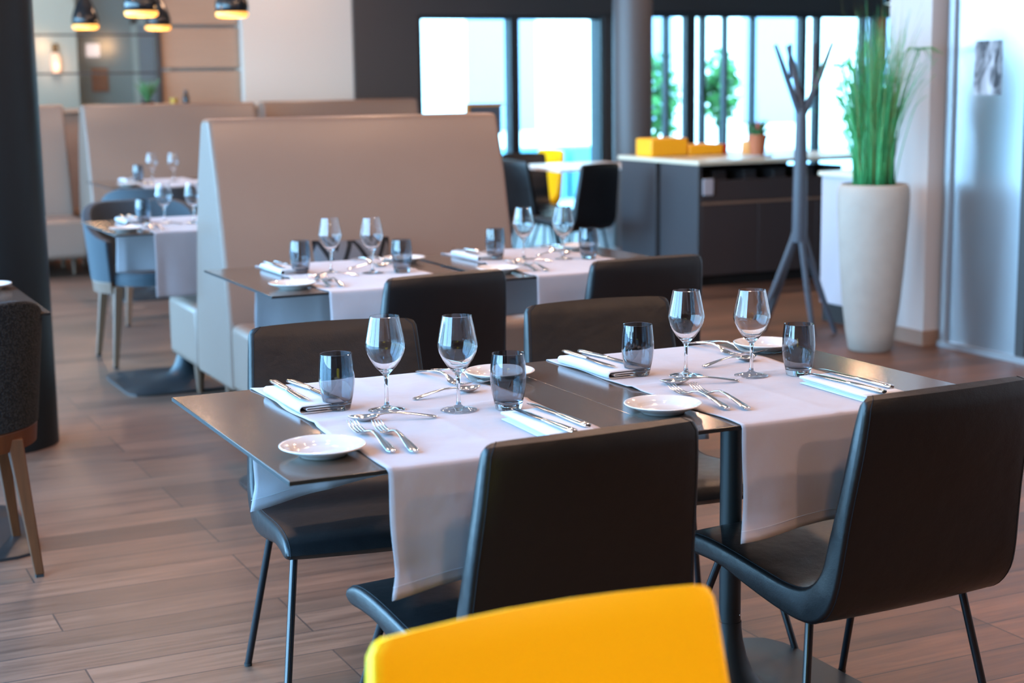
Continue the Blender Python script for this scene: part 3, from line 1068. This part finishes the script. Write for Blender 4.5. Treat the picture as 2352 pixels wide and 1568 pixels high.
def pair(dx, dy, where, parts='all', jitter=0.0, seed=0):
    """two facing place settings; measured on the front table's left runner. where names the runner"""
    rnd = random.Random(seed)
    j = lambda: rnd.uniform(-jitter, jitter)
    N, F = 'of the near setting, ', 'of the far setting, '
    w = where

    def on(k):
        return parts == 'all' or k in parts

    if on('gn'):
        put('wine_glass', 1.221 + dx + j(), 2.816 + dy + j(), ZC, 0, N + w, w)
    if on('gf'):
        put('wine_glass', 1.095 + dx + j(), 2.882 + dy + j(), ZC, 0, F + w, w)
    if on('tn'):
        put('tumbler', 1.313 + dx + j(), 2.780 + dy + j(), ZC, 0.5, N + w, w)
    if on('tf'):
        put('tumbler', 1.015 + dx + j(), 2.946 + dy + j(), ZC, 0, F + w, w)
    if on('pn'):
        put('side_plate', 0.864 + dx + j(), 2.594 + dy + j(), ZT, 0, N + w, w)
    if on('pf'):
        put('side_plate', 1.437 + dx + j(), 3.085 + dy + j(), ZT + 0.0008, 0, F + w, w)
    fk = [((0.971, 2.521), (0.981, 2.764), 'outer'), ((1.006, 2.502), (1.026, 2.791), 'inner')]
    if on('kn'):
        for a, b, n in fk:
            put('fork', a[0] + dx + j(), a[1] + 0.012 + dy, ZC + 0.0004, ang(a, b) + j() * 4, 'the ' + n + ' one ' + N + w, w)
    fk = [((1.305, 3.245), (1.325, 3.037), 'inner'), ((1.340, 3.235), (1.375, 3.040), 'outer')]
    if on('kf'):
        for a, b, n in fk:
            put('fork', a[0] + dx + j(), min(a[1], 3.235) + dy, ZC + 0.0004, ang(a, b) + j() * 4, 'the ' + n + ' one ' + F + w, w)
    if on('sn'):
        put('spoon', 1.153 + dx, 2.766 + dy, ZC + 0.0004, ang((1.153, 2.766), (0.998, 2.818)), N + w, w)
    if on('sf'):
        put('spoon', 1.177 + dx, 2.944 + dy, ZC + 0.0004, ang((1.177, 2.944), (1.359, 2.984)), F + w, w)
    if on('nn'):
        put('napkin', 1.300 + dx + j(), 2.575 + dy, ZC, PI - 0.02, N + w, w)
        put('knife', 1.287 + dx, 2.450 + dy, ZN, ang((1.290, 2.45), (1.282, 2.69)), 'the larger one ' + N + w, w)
        put('knife', 1.331 + dx, 2.482 + dy, ZN, ang((1.331, 2.48), (1.328, 2.70)), 'the smaller one ' + N + w, w)
    if on('nf'):
        put('napkin', 0.975 + dx + j(), 3.045 + dy, ZC, 0.02, F + w, w)
        put('knife', 0.958 + dx, 3.195 + dy, ZN, ang((0.964, 3.19), (0.962, 2.96)), 'the outer one ' + F + w, w)
        put('knife', 0.990 + dx, 3.180 + dy, ZN, ang((0.990, 3.18), (1.012, 2.97)), 'the inner one ' + F + w, w)


pair(0, 0, 'left runner of front table', 'all')
pair(0.706, 0.022, 'right runner of front table', 'all', 0.004, 3)
pair(0.652, 2.215, 'left runner before the booth', ('gn', 'gf', 'tn', 'tf', 'pn', 'pf', 'kn', 'kf', 'sn', 'sf', 'nf'), 0.006, 5)
pair(1.392, 2.24, 'right runner before the booth', ('gn', 'gf', 'tn', 'tf', 'pn', 'pf', 'kn', 'kf', 'sn', 'sf', 'nf'), 0.006, 6)
pair(0.625, 4.50, 'runner behind the booth', ('gn', 'gf', 'tf', 'pn', 'kn', 'sn', 'nf'), 0.006, 7)
pair(1.318, 7.72, 'runner of farthest table', ('gn', 'gf', 'tf', 'pn', 'kn', 'nf'), 0.006, 8)
put('side_plate', 0.655, 5.30, ZT, 0, 'on the table before the black column', 'the table before the column')


# ------------------------------------------------------------------ booths
def make_booth(label, L=1.30, group=None):
    """back-to-back bench; origin at floor under its left end, long side along x; y centred on the backrest"""
    t = thing('booth_bench', label, 'booth bench', group=group)
    poly = [(-0.275, 0.14), (-0.262, 0.42), (-0.215, 0.70), (-0.150, 0.98), (-0.078, 1.215), (-0.060, 1.240), (0.040, 1.240), (0.060, 1.215), (0.150, 0.98), (0.215, 0.70), (0.262, 0.42), (0.275, 0.14)]
    MB().prism_x(poly, 0.0, L).build('backrest', M['booth'], t, bevel=0.018, seg=4, angle=0.9)
    for s in (-1, 1):
        a, b = (-0.79, -0.278) if s < 0 else (0.278, 0.79)
        MB().box(0.0, L, a, b, 0.14, 0.425).build('seat_cushion', M['booth'], t, bevel=0.035, seg=4, angle=0.9)
        for x in (0.02, L - 0.02):
            MB().tube([(x, -0.2765 if s < 0 else 0.2765, 0.15), (x, -0.270 if s < 0 else 0.270, 0.42)], 0.004, 8).build('seam_piping', M['booth'], t)
        for x in (0.06, L - 0.06):
            MB().tube([(x, s * 0.485, 0.16), (x, s * 0.49, 0.0)], [0.028, 0.014], 16).build('leg', M['woodlt'], t)
    for x in (0.06, L - 0.06):
        MB().tube([(x, -0.03, 0.16), (x, -0.03, 0.0)], [0.028, 0.014], 16).build('leg', M['woodlt'], t)
    return t


BG = 'taupe leather booth benches'
bo = make_booth('tall taupe leather booth bench behind the middle table, largest in view', 1.305, BG)
bo.location = (1.70, 6.51, 0)
dup(bo, (2.22, 12.0, 0), 0, 'taupe booth bench behind the farthest laid table, left of its twin')
dup(bo, (3.66, 12.25, 0), 0, 'far taupe booth bench seen only as a top edge below the cream wall')
dup(bo, (0.87, 12.5, 0), 0, 'far taupe booth bench in shade next to the black column')

# patterned cushion on the booth seat
cu = MB()
rows = []
for i in range(15):
    row = []
    for j in range(19):
        u, v = -1 + 2 * i / 14, -1 + 2 * j / 18
        e = (1 - abs(v) ** 2.6) * (1 - abs(u) ** 2.6)
        row.append((u, v, e))
    rows.append(row)
for sgn in (-1, 1):
    cu.grid([[(v * 0.168 * (1 - 0.05 * (1 - abs(u))), sgn * 0.052 * max(e, 0) ** 0.55, u * 0.162 * (1 - 0.05 * (1 - abs(v)))) for (u, v, e) in r] for r in rows])
o = cu.build('cushion', M['zigzag'], loc=(2.20, 6.125, 0.590))
o.rotation_euler = (-0.20, 0, 0)
tag(o, 'dark zigzag patterned cushion leaning on the tall booth behind the wine glasses', 'cushion')

# ------------------------------------------------------------------ pendants
def make_pendant(label, group):
    t = thing('pendant_lamp', label, 'pendant lamp', group=group)
    sh = [(0.100, 0.042), (0.104, 0.075), (0.100, 0.105), (0.086, 0.150), (0.064, 0.200), (0.040, 0.245), (0.022, 0.285), (0.012, 0.320), (0.010, 0.345), (0.0, 0.345)]
    MB().lathe(sh + [], 40).build('lamp_shade', M['lampblk'], t, angle=1.0, solid=0.003)
    MB().lathe([(0.086, 0.010), (0.094, 0.013), (0.102, 0.022), (0.102, 0.038), (0.099, 0.044), (0.086, 0.044), (0.084, 0.02), (0.086, 0.010)], 40).build('light_ring', M['lampgold'], t, angle=1.0)
    MB().tube([(0, 0, 0.34), (0, 0, 1.21)], 0.0035, 8).build('cord', M['black'], t)
    MB().lathe([(0, 1.185), (0.045, 1.185), (0.045, 1.21), (0, 1.21)], 24).build('ceiling_rose', M['lampblk'], t)
    return t


PG = 'black pendant lamps with golden rims'
pe = make_pendant('black pendant lamp, left one of the pair hanging nearer', PG)
pts = [((2.253, 10.0, 1.787), None), ((2.826, 10.0, 1.785), 'black pendant lamp, right one of the pair hanging nearer, before the cream wall'),
       ((2.483, 13.0, 1.812), 'black teardrop pendant lamp hanging farther back, beside the black column'), ((3.060, 13.0, 1.806), 'black teardrop pendant lamp hanging farther back, half hidden by a nearer one')]
for k, (p, lb) in enumerate(pts):
    if lb is None:
        pe.location = p
    else:
        dup(pe, p, 0, lb)
    l = bpy.data.lights.new('pendant_bulb', 'POINT')
    l.energy = 9
    l.color = (1.0, 0.55, 0.25)
    l.shadow_soft_size = 0.05
    lo = bpy.data.objects.new('pendant_bulb', l)
    C.objects.link(lo)
    lo.location = (p[0], p[1], p[2] - 0.07)

# ------------------------------------------------------------------ coat stand
cs = thing('coat_stand', 'slate grey tree-shaped coat stand before the dark counter', 'coat stand', (5.06, 7.02, 0))
MB().tube([(0, 0, 0.50), (0, 0, 0.58), (0, 0, 0.80), (0, 0, 1.0), (0, 0, 1.16), (0, 0, 1.22)], [0.036, 0.040, 0.038, 0.034, 0.030, 0.022], 14).build('trunk', M['coat'], cs)
feet = [(-0.16, 0.05), (0.07, 0.26), (-0.03, 0.28), (0.00, -0.16), (0.18, -0.09)]
feet = [(-0.17, 0.16), (-0.05, 0.28), (-0.10, 0.18), (0.01, -0.13), (0.19, -0.08)]
for x, y in feet:
    L = math.hypot(x, y)
    MB().tube([(x / L * 0.012, y / L * 0.012, 0.60), (x * 0.16, y * 0.16, 0.50), (x * 0.55, y * 0.55, 0.25), (x, y, 0.0)], [0.016, 0.0185, 0.0175, 0.0135], 10).build('leg', M['coat'], cs)
tips = [(-0.158, 0.02, 1.545, 1.17), (-0.118, -0.06, 1.545, 1.30), (-0.025, 0.10, 1.540, 1.22), (0.115, 0.05, 1.550, 1.26), (0.165, -0.04, 1.555, 1.16)]
for x, y, z, zs in tips:
    if zs == 1.30:
        pts_ = [(-0.078, -0.01, 1.37), (-0.100, -0.03, 1.45), (x, y, z)]
        rr = [0.008, 0.012, 0.009]
    elif zs == 1.26:
        pts_ = [(0.060, -0.01, 1.30), (0.095, 0.02, 1.42), (x, y, z)]
        rr = [0.010, 0.013, 0.009]
    else:
        pts_ = [(0, 0, zs), (x * 0.18, y * 0.18, zs + 0.06), (x * 0.60, y * 0.60, zs + 0.22), (x, y, z)]
        rr = [0.020, 0.018, 0.015, 0.0095]
    MB().tube(pts_, rr, 10).build('branch', M['coat'], cs)

# ------------------------------------------------------------------ planter with reeds
pl = thing('planter', 'tall stone planter with green reeds beside the white pillar', 'planter', (5.075, 6.42, 0))
prof = [(0.0, 0.0), (0.098, 0.0), (0.108, 0.008), (0.125, 0.10), (0.145, 0.25), (0.160, 0.42), (0.172, 0.60), (0.179, 0.72), (0.180, 0.79), (0.176, 0.825), (0.168, 0.842), (0.158, 0.845), (0.150, 0.838), (0.150, 0.80), (0.0, 0.795)]
MB().lathe(prof, 64).build('pot', M['pot'], pl, angle=0.9)
MB().lathe([(0, 0.815), (0.08, 0.818), (0.1495, 0.808), (0.1495, 0.80), (0, 0.80)], 32).build('soil', M['soil'], pl)
rnd = random.Random(11)
mb = MB()


def blade(mb, x, y, dx, dy, h, w, bend, z0=0.80):
    rows = []
    a = rnd.uniform(0, PI)
    cx, sx = math.cos(a) * w, math.sin(a) * w
    n = 7
    for i in range(n):
        u = i / (n - 1)
        k = (1 - u) ** 0.6 if u > 0.15 else 1.0
        px = x + dx * (u ** bend)
        py = y + dy * (u ** bend)
        pz = z0 + h * u - 0.16 * h * (u ** 4) * min(1, math.hypot(dx, dy) / 0.3)
        rows.append([(px - cx * k, py - sx * k, pz), (px + cx * k * 0.9, py + sx * k * 0.9, pz + 0.002)])
    mb.grid(rows)


for k in range(430):
    a = rnd.uniform(0, 2 * PI)
    r = 0.105 * math.sqrt(rnd.random())
    sp = rnd.gauss(0, 0.105)
    h = rnd.uniform(0.45, 0.95)
    if rnd.random() < 0.25:
        sp = rnd.uniform(-0.30, 0.30)
        h = rnd.uniform(0.5, 0.8)
    a2 = a if sp > 0 else a + PI
    if rnd.random() < 0.55:
        a2 = rnd.choice((PI * 0.92, -0.1)) + rnd.uniform(-0.5, 0.5) if rnd.random() < 0.5 else a2
    bx, by = r * math.cos(a), r * math.sin(a)
    blade(mb, bx, by, abs(sp) * math.cos(a2), abs(sp) * math.sin(a2), h, rnd.uniform(0.0022, 0.0050), rnd.uniform(1.3, 2.6))
mb.build('reed_blades', M['grass'], pl, solid=0.0006)
mb = MB()
for k in range(36):
    a = rnd.uniform(0, 2 * PI)
    r = 0.09 * math.sqrt(rnd.random())
    sp = rnd.uniform(0.02, 0.20)
    blade(mb, r * math.cos(a), r * math.sin(a), sp * math.cos(a), sp * math.sin(a), rnd.uniform(0.75, 1.02), rnd.uniform(0.0016, 0.0032), rnd.uniform(1.3, 2.4))
mb.build('dry_reed_blades', M['drygrass'], pl, solid=0.0005)
mb = MB()
mb.tube([(0.04, -0.02, 0.80), (0.09, -0.03, 1.1), (0.17, -0.05, 1.38), (0.215, -0.06, 1.50)], [0.0055, 0.005, 0.004, 0.003], 8)
for k in range(22):
    a = 2 * PI * k / 22
    q = rnd.uniform(0.07, 0.14)
    mb.tube([(0.215, -0.06, 1.50), (0.215 + 0.5 * q * math.cos(a), -0.06 + 0.5 * q * math.sin(a), 1.515), (0.215 + q * math.cos(a), -0.06 + q * math.sin(a), 1.50 - rnd.uniform(0.01, 0.09))], [0.0022, 0.0018, 0.0006], 5)
mb.tube([(-0.05, 0.0, 0.80), (-0.10, 0.02, 1.1), (-0.17, 0.03, 1.36), (-0.19, 0.03, 1.42)], [0.0050, 0.0045, 0.004, 0.003], 8)
for k in range(26):
    a = 2 * PI * k / 26
    q = rnd.uniform(0.07, 0.13)
    mb.tube([(-0.19, 0.03, 1.42), (-0.19 + 0.5 * q * math.cos(a), 0.03 + 0.5 * q * math.sin(a), 1.44), (-0.19 + q * math.cos(a), 0.03 + q * math.sin(a), 1.42 - rnd.uniform(0.0, 0.09))], [0.0022, 0.0018, 0.0006], 5)
mb.build('umbrella_stems', M['grass'], pl)

# ------------------------------------------------------------------ poster on the steel door
o = MB().box(5.4725, 5.4748, 5.975, 6.165, 1.278, 1.540).build('poster', M['poster'])
tag(o, 'black and white photo print fixed to the steel door', 'poster')

# ------------------------------------------------------------------ white cabinet behind the planter
cb = thing('side_cabinet', 'white low side cabinet with pale top behind the stone planter', 'cabinet', (5.46, 6.76, 0))
MB().box(0.0, 0.45, 0.0, 0.61, 0.105, 0.825).build('body', M['whitelam'], cb, bevel=0.004)
MB().box(0.012, 0.44, 0.01, 0.60, 0.0, 0.105).build('plinth', M['black'], cb)
MB().box(-0.015, 0.46, -0.01, 0.625, 0.825, 0.850).build('top_board', M['ctop'], cb, bevel=0.003)

# ------------------------------------------------------------------ counter
ct = thing('service_counter', 'dark service counter with pale top behind the coat stand', 'counter', (5.62, 8.93, 0))
MB().box(0.0, 0.03, 0.0, 0.485, 0.03, 0.81).build('side_panel', M['cabinet'], ct, bevel=0.003)
MB().box(0.0, 0.03, 0.545, 1.03, 0.03, 0.81).build('side_panel', M['cabinet'], ct, bevel=0.003)
MB().box(0.02, 1.40, 0.03, 1.02, 0.0, 0.07).build('plinth', M['black'], ct)
MB().box(0.03, 1.42, 0.03, 1.02, 0.07, 0.69).build('carcass', M['black'], ct)
MB().box(0.03, 1.42, 0.0, 0.03, 0.565, 0.705).build('drawer_front', M['cabinetfront'], ct, bevel=0.003)
MB().box(0.03, 0.475, 0.0, 0.03, 0.075, 0.545).build('door', M['cabinetfront'], ct, bevel=0.003)
MB().box(0.480, 0.945, 0.0, 0.03, 0.075, 0.545).build('door', M['cabinetfront'], ct, bevel=0.003)
MB().box(0.950, 1.42, 0.0, 0.03, 0.075, 0.545).build('door', M['cabinetfront'], ct, bevel=0.003)
MB().box(0.03, 1.42, -0.004, 0.02, 0.548, 0.562).build('rail', M['skirt'], ct)
MB().box(-0.01, 1.44, -0.02, 1.06, 0.81, 0.838).build('counter_top', M['ctop'], ct, bevel=0.003)
MB().box(0.03, 1.42, 1.0, 1.03, 0.07, 0.81).build('back_panel', M['cabinet'], ct)
MB().box(0.035, 0.115, -0.012, 0.0, 0.61, 0.72).build('socket_box', M['whitelam'], ct, bevel=0.004)
for k in range(5):
    o = MB().box(0, 0.10, 0, 0.30, 0, 0.075).build('menu_box', M['cabinetfront'], loc=(5.82 + k * 0.24, 9.05, 0.690), bevel=0.006)
    tag(o, 'dark box stored in the open shelf under the counter top', 'box', 'boxes in the open shelf of the counter')

zc = 0.838
o = MB().box(0, 0.30, 0, 0.22, 0, 0.125).build('carton', M['yellowbox'], loc=(5.66, 9.60, zc), bevel=0.012)
tag(o, 'tall yellow carton at the left end of the service counter', 'carton')
o = MB().box(0, 0.28, 0, 0.20, 0, 0.075).build('carton', M['yellowbox'], loc=(5.97, 9.60, zc), bevel=0.010)
tag(o, 'flat yellow carton between the tall carton and the red cup', 'carton')
o = MB().lathe([(0, 0), (0.028, 0), (0.036, 0.07), (0.034, 0.07), (0.026, 0.004), (0, 0.004)], 24).build('cup', M['red'], loc=(6.30, 9.68, zc))
tag(o, 'red cup on the service counter beside the yellow cartons', 'cup')
o = MB().lathe([(0, 0), (0.040, 0), (0.045, 0.03), (0.042, 0.085), (0.03, 0.09), (0, 0.09)], 24).build('candle', M['orange'], loc=(6.47, 9.62, zc))
tag(o, 'pale orange candle on the service counter left of the terracotta pot', 'candle')
tp = thing('potted_succulent', 'spiky succulent in a terracotta pot on the service counter', 'potted plant', (6.27, 9.20, zc))
MB().lathe([(0, 0), (0.095, 0), (0.105, 0.010), (0.10, 0.014), (0, 0.012)], 32).build('saucer', M['china'], tp)
MB().lathe([(0, 0.013), (0.048, 0.013), (0.062, 0.125), (0.068, 0.125), (0.068, 0.150), (0.060, 0.150), (0.058, 0.130), (0, 0.130)], 32).build('pot', M['terracotta'], tp, angle=0.5)
mb = MB()
for k in range(26):
    a = 2 * PI * k / 26 + rnd.uniform(-0.1, 0.1)
    q = rnd.uniform(0.06, 0.13)
    h = rnd.uniform(0.05, 0.13)
    mb.tube([(0, 0, 0.13), (0.5 * q * math.cos(a), 0.5 * q * math.sin(a), 0.13 + 0.6 * h), (q * math.cos(a), q * math.sin(a), 0.13 + h)], [0.012, 0.010, 0.0015], 7, flat=0.5)
mb.build('leaves', M['leaf'], tp)
MB().tube([(0, 0, 0.14), (0.004, 0, 0.20), (0.0, 0, 0.27), (0.0, 0.0, 0.42)], [0.012, 0.016, 0.004, 0.0015], 8).build('flower_spike', M['redleaf'], tp)

# ------------------------------------------------------------------ cafe corner behind the counter
cf = make_chair('cafe_chair', 'black cafe chair facing away, next to the service counter', M['leather'], 0.175, 'black cafe chairs at the white table')
cf.location = (5.25, 9.58, 0)
cf.rotation_euler = (0, 0, 0.25)
dup(cf, (4.98, 10.42, 0), -PI / 2 + 0.15, 'black cafe chair turned sideways at the left end of the white table')
dup(cf, (5.52, 11.35, 0), PI - 0.3, 'black cafe chair facing us behind the white table')
yc2 = make_chair('cafe_chair', 'yellow cafe chair behind the white table near the window', M['yellow'], 0.175)
yc2.location = (5.98, 11.75, 0)
yc2.rotation_euler = (0, 0, PI / 2 + 0.15)
wt = thing('cafe_table', 'small white table by the windows among cafe chairs', 'table', (5.62, 10.54, 0))
MB().box(-0.40, 0.40, -0.40, 0.40, 0.722, 0.745).build('table_top', M['whitetop'], wt, bevel=0.004)
MB().lathe([(0, 0), (0.24, 0), (0.24, 0.012), (0.03, 0.03), (0.028, 0.722), (0, 0.722)], 32).build('pedestal', M['steelblk'], wt, angle=0.5)

# ------------------------------------------------------------------ things on the ledge and in the far room
pp = thing('potted_aloe', 'green spiky aloe on the ledge left of the oak panels', 'potted plant', (3.05, 13.46, 1.195))
MB().lathe([(0, 0), (0.05, 0), (0.06, 0.05), (0.055, 0.05), (0.0, 0.04)], 24).build('pot', M['bottle'], pp)
mb = MB()
for k in range(34):
    a = 2 * PI * k / 34 + rnd.uniform(-0.1, 0.1)
    q = rnd.uniform(0.03, 0.13)
    h = rnd.uniform(0.10, 0.24) * (1 - q)
    mb.tube([(0, 0, 0.04), (0.45 * q * math.cos(a), 0.45 * q * math.sin(a), 0.04 + 0.6 * h), (q * math.cos(a), q * math.sin(a), 0.04 + h)], [0.012, 0.011, 0.001], 6, flat=0.5)
mb.build('leaves', M['leaf'], pp)
o = MB().lathe([(0, 0), (0.030, 0), (0.036, 0.07), (0.033, 0.07), (0.027, 0.006), (0, 0.006)], 24).build('votive', M['gold'], loc=(3.27, 13.46, 1.195))
tag(o, 'small gold votive glass on the ledge between aloe and dark bottle', 'votive')
o = MB().lathe([(0, 0), (0.026, 0), (0.028, 0.06), (0.026, 0.09), (0.018, 0.105), (0.018, 0.135), (0, 0.135)], 24).build('bottle', M['bottle'], loc=(3.375, 13.46, 1.195))
tag(o, 'small dark bottle on the ledge before the oak panels', 'bottle')
wl_ = thing('wall_sconce', 'glowing orange wall lamp in the far room beside the black column', 'wall lamp', (2.985, 17.36, 1.62))
MB().lathe([(0, -0.12), (0.04, -0.12), (0.055, -0.05), (0.055, 0.06), (0.03, 0.10), (0, 0.10)], 24).build('lamp_shade', M['sconce'], wl_)
MB().box(-0.03, 0.03, -0.02, 0.04, 0.11, 0.20).build('wall_plate', M['lampblk'], wl_)
l = bpy.data.lights.new('sconce_bulb', 'POINT')
l.energy = 1.2
l.color = (1.0, 0.5, 0.3)
l.shadow_soft_size = 0.05
lo = bpy.data.objects.new('sconce_bulb', l)
C.objects.link(lo)
lo.location = (2.985, 17.25, 1.58)
o = MB().box(-0.07, 0.07, -0.015, 0.015, -0.07, 0.07).build('light_sign', M['signglow'], loc=(3.50, 17.98, 1.76))
tag(o, 'small lit square sign high on the grey far wall', 'sign')
o = MB().box(-0.09, 0.09, -0.012, 0.012, -0.13, 0.13).build('wall_picture', M['terracotta'], loc=(3.56, 17.985, 1.44), bevel=0.004)
tag(o, 'small rust coloured picture on the grey far wall', 'picture')

# ------------------------------------------------------------------ lamp at upper right behind the pillar
lt = thing('spot_lamp', 'bright white spot lamp at the top next to the white pillar', 'lamp', (7.955, 9.9, 1.915))
MB().lathe([(0, 0.0), (0.045, 0.0), (0.045, 0.02), (0, 0.02)], 24).build('lens', M['exitglow'], lt)
MB().lathe([(0.049, 0.0), (0.052, 0.10), (0.0, 0.12)], 24).build('housing', M['lampblk'], lt, solid=0.003)
MB().tube([(0, 0, 0.11), (0, 0, 1.07)], 0.008, 8).build('stem', M['lampblk'], lt)

bn = thing('hanging_banner', 'narrow red and orange banner behind the reeds of the stone planter', 'banner', (10.91, 13.72, 1.41))
MB().box(-0.065, 0.065, -0.006, 0.006, 0.0, 0.36).build('orange_field', M['orange'], bn)
MB().box(-0.065, 0.065, -0.006, 0.006, 0.36, 0.56).build('red_field', M['red'], bn)
MB().box(-0.075, 0.075, -0.012, 0.012, 0.56, 0.58).build('rail', M['frame'], bn)
MB().tube([(0, 0, 0.57), (0, 0, 1.59)], 0.004, 6).build('cord', M['frame'], bn)

# ------------------------------------------------------------------ outside
struct('ground_outside', MB().box(-30, 45, 14.2, 60, -0.2, -0.06).box(-30, -1.0, -20, 14.2, -0.2, -0.06), M['pave'])
fc = thing('building', 'pale building across the yard seen through the windows', 'building', (4, 27, -0.06))
MB().box(-14, 26, 0, 0.6, 0, 7.0).build('facade', M['facade'], fc)
for k in range(13):
    MB().box(-13 + k * 3, -11.6 + k * 3, -0.04, 0.0, 0.5, 2.6).build('facade_window', M['glassdark'], fc)
for k, (x, w) in enumerate(((8.15, 0.80), (9.05, 0.85))):
    o = MB().box(0, w, 0, 0.5, 0, 0.62).build('planter_box', M['teal'], loc=(x, 17.2, -0.06), bevel=0.01)
    tag(o, ('teal planter box outside the window, left of its pair', 'teal planter box outside the window, right of its pair')[k], 'planter', 'teal planter boxes outside')
ez = thing('easel_sign', 'dark sign board in an orange wooden frame by the left window', 'sign', (5.74, 12.55, 0))
MB().box(-0.150, 0.150, -0.012, 0.012, 0.92, 1.16).build('board', M['slate'], ez)
MB().box(-0.175, 0.175, -0.018, 0.018, 1.16, 1.185).build('frame', M['easelwood'], ez)
MB().box(-0.175, -0.150, -0.018, 0.018, 0.88, 1.16).build('frame', M['easelwood'], ez)
MB().box(-0.02, 0.02, 0.0, 0.03, 0.02, 0.93).build('post', M['whitelam'], ez)
MB().box(-0.18, 0.18, -0.12, 0.14, 0.0, 0.02).build('base', M['whitelam'], ez)


def shrub(name, label, cat, x, y, h, r, trunk_h, seed, group):
    rr = random.Random(seed)
    t = thing(name, label, cat, (x, y, -0.06), 0, group)
    MB().tube([(0, 0, 0), (0.03, 0, trunk_h * 0.6), (0, 0.02, trunk_h + 0.3)], [0.06, 0.05, 0.03], 8).build('trunk', M['trunk'], t)
    mb = MB()
    for k in range(420):
        a, b = rr.uniform(0, 2 * PI), math.acos(rr.uniform(-1, 1))
        q = rr.random() ** 0.4
        px, py, pz = r * q * math.sin(b) * math.cos(a), r * q * math.sin(b) * math.sin(a), trunk_h + h / 2 + h / 2 * q * math.cos(b)
        s = rr.uniform(0.05, 0.11)
        u = Vector((rr.gauss(0, 1), rr.gauss(0, 1), rr.gauss(0, 1))).normalized()
        w = u.orthogonal().normalized()
        p = Vector((px, py, pz))
        mb.add([p - u * s, p + w * s * 0.5, p + u * s, p - w * s * 0.5], [(0, 1, 2, 3)])
    mb.build('foliage', M['hedge'], t)
    return t


SG = 'small trees in the yard'
shrub('garden_tree', 'slim green tree outside, behind the round grey column', 'tree', 10.4, 17.5, 1.3, 0.28, 0.5, 1, SG)
shrub('garden_tree', 'slim green tree outside, left of the terracotta pot', 'tree', 11.4, 17.6, 1.0, 0.25, 0.8, 2, SG)
shrub('garden_tree', 'slim green tree outside, behind the reeds of the planter', 'tree', 13.4, 17.2, 1.6, 0.35, 0.3, 3, SG)
shrub('garden_shrub', 'low green shrub outside below the window pair', 'shrub', 7.5, 17.9, 0.7, 0.3, 0.05, 4, SG)
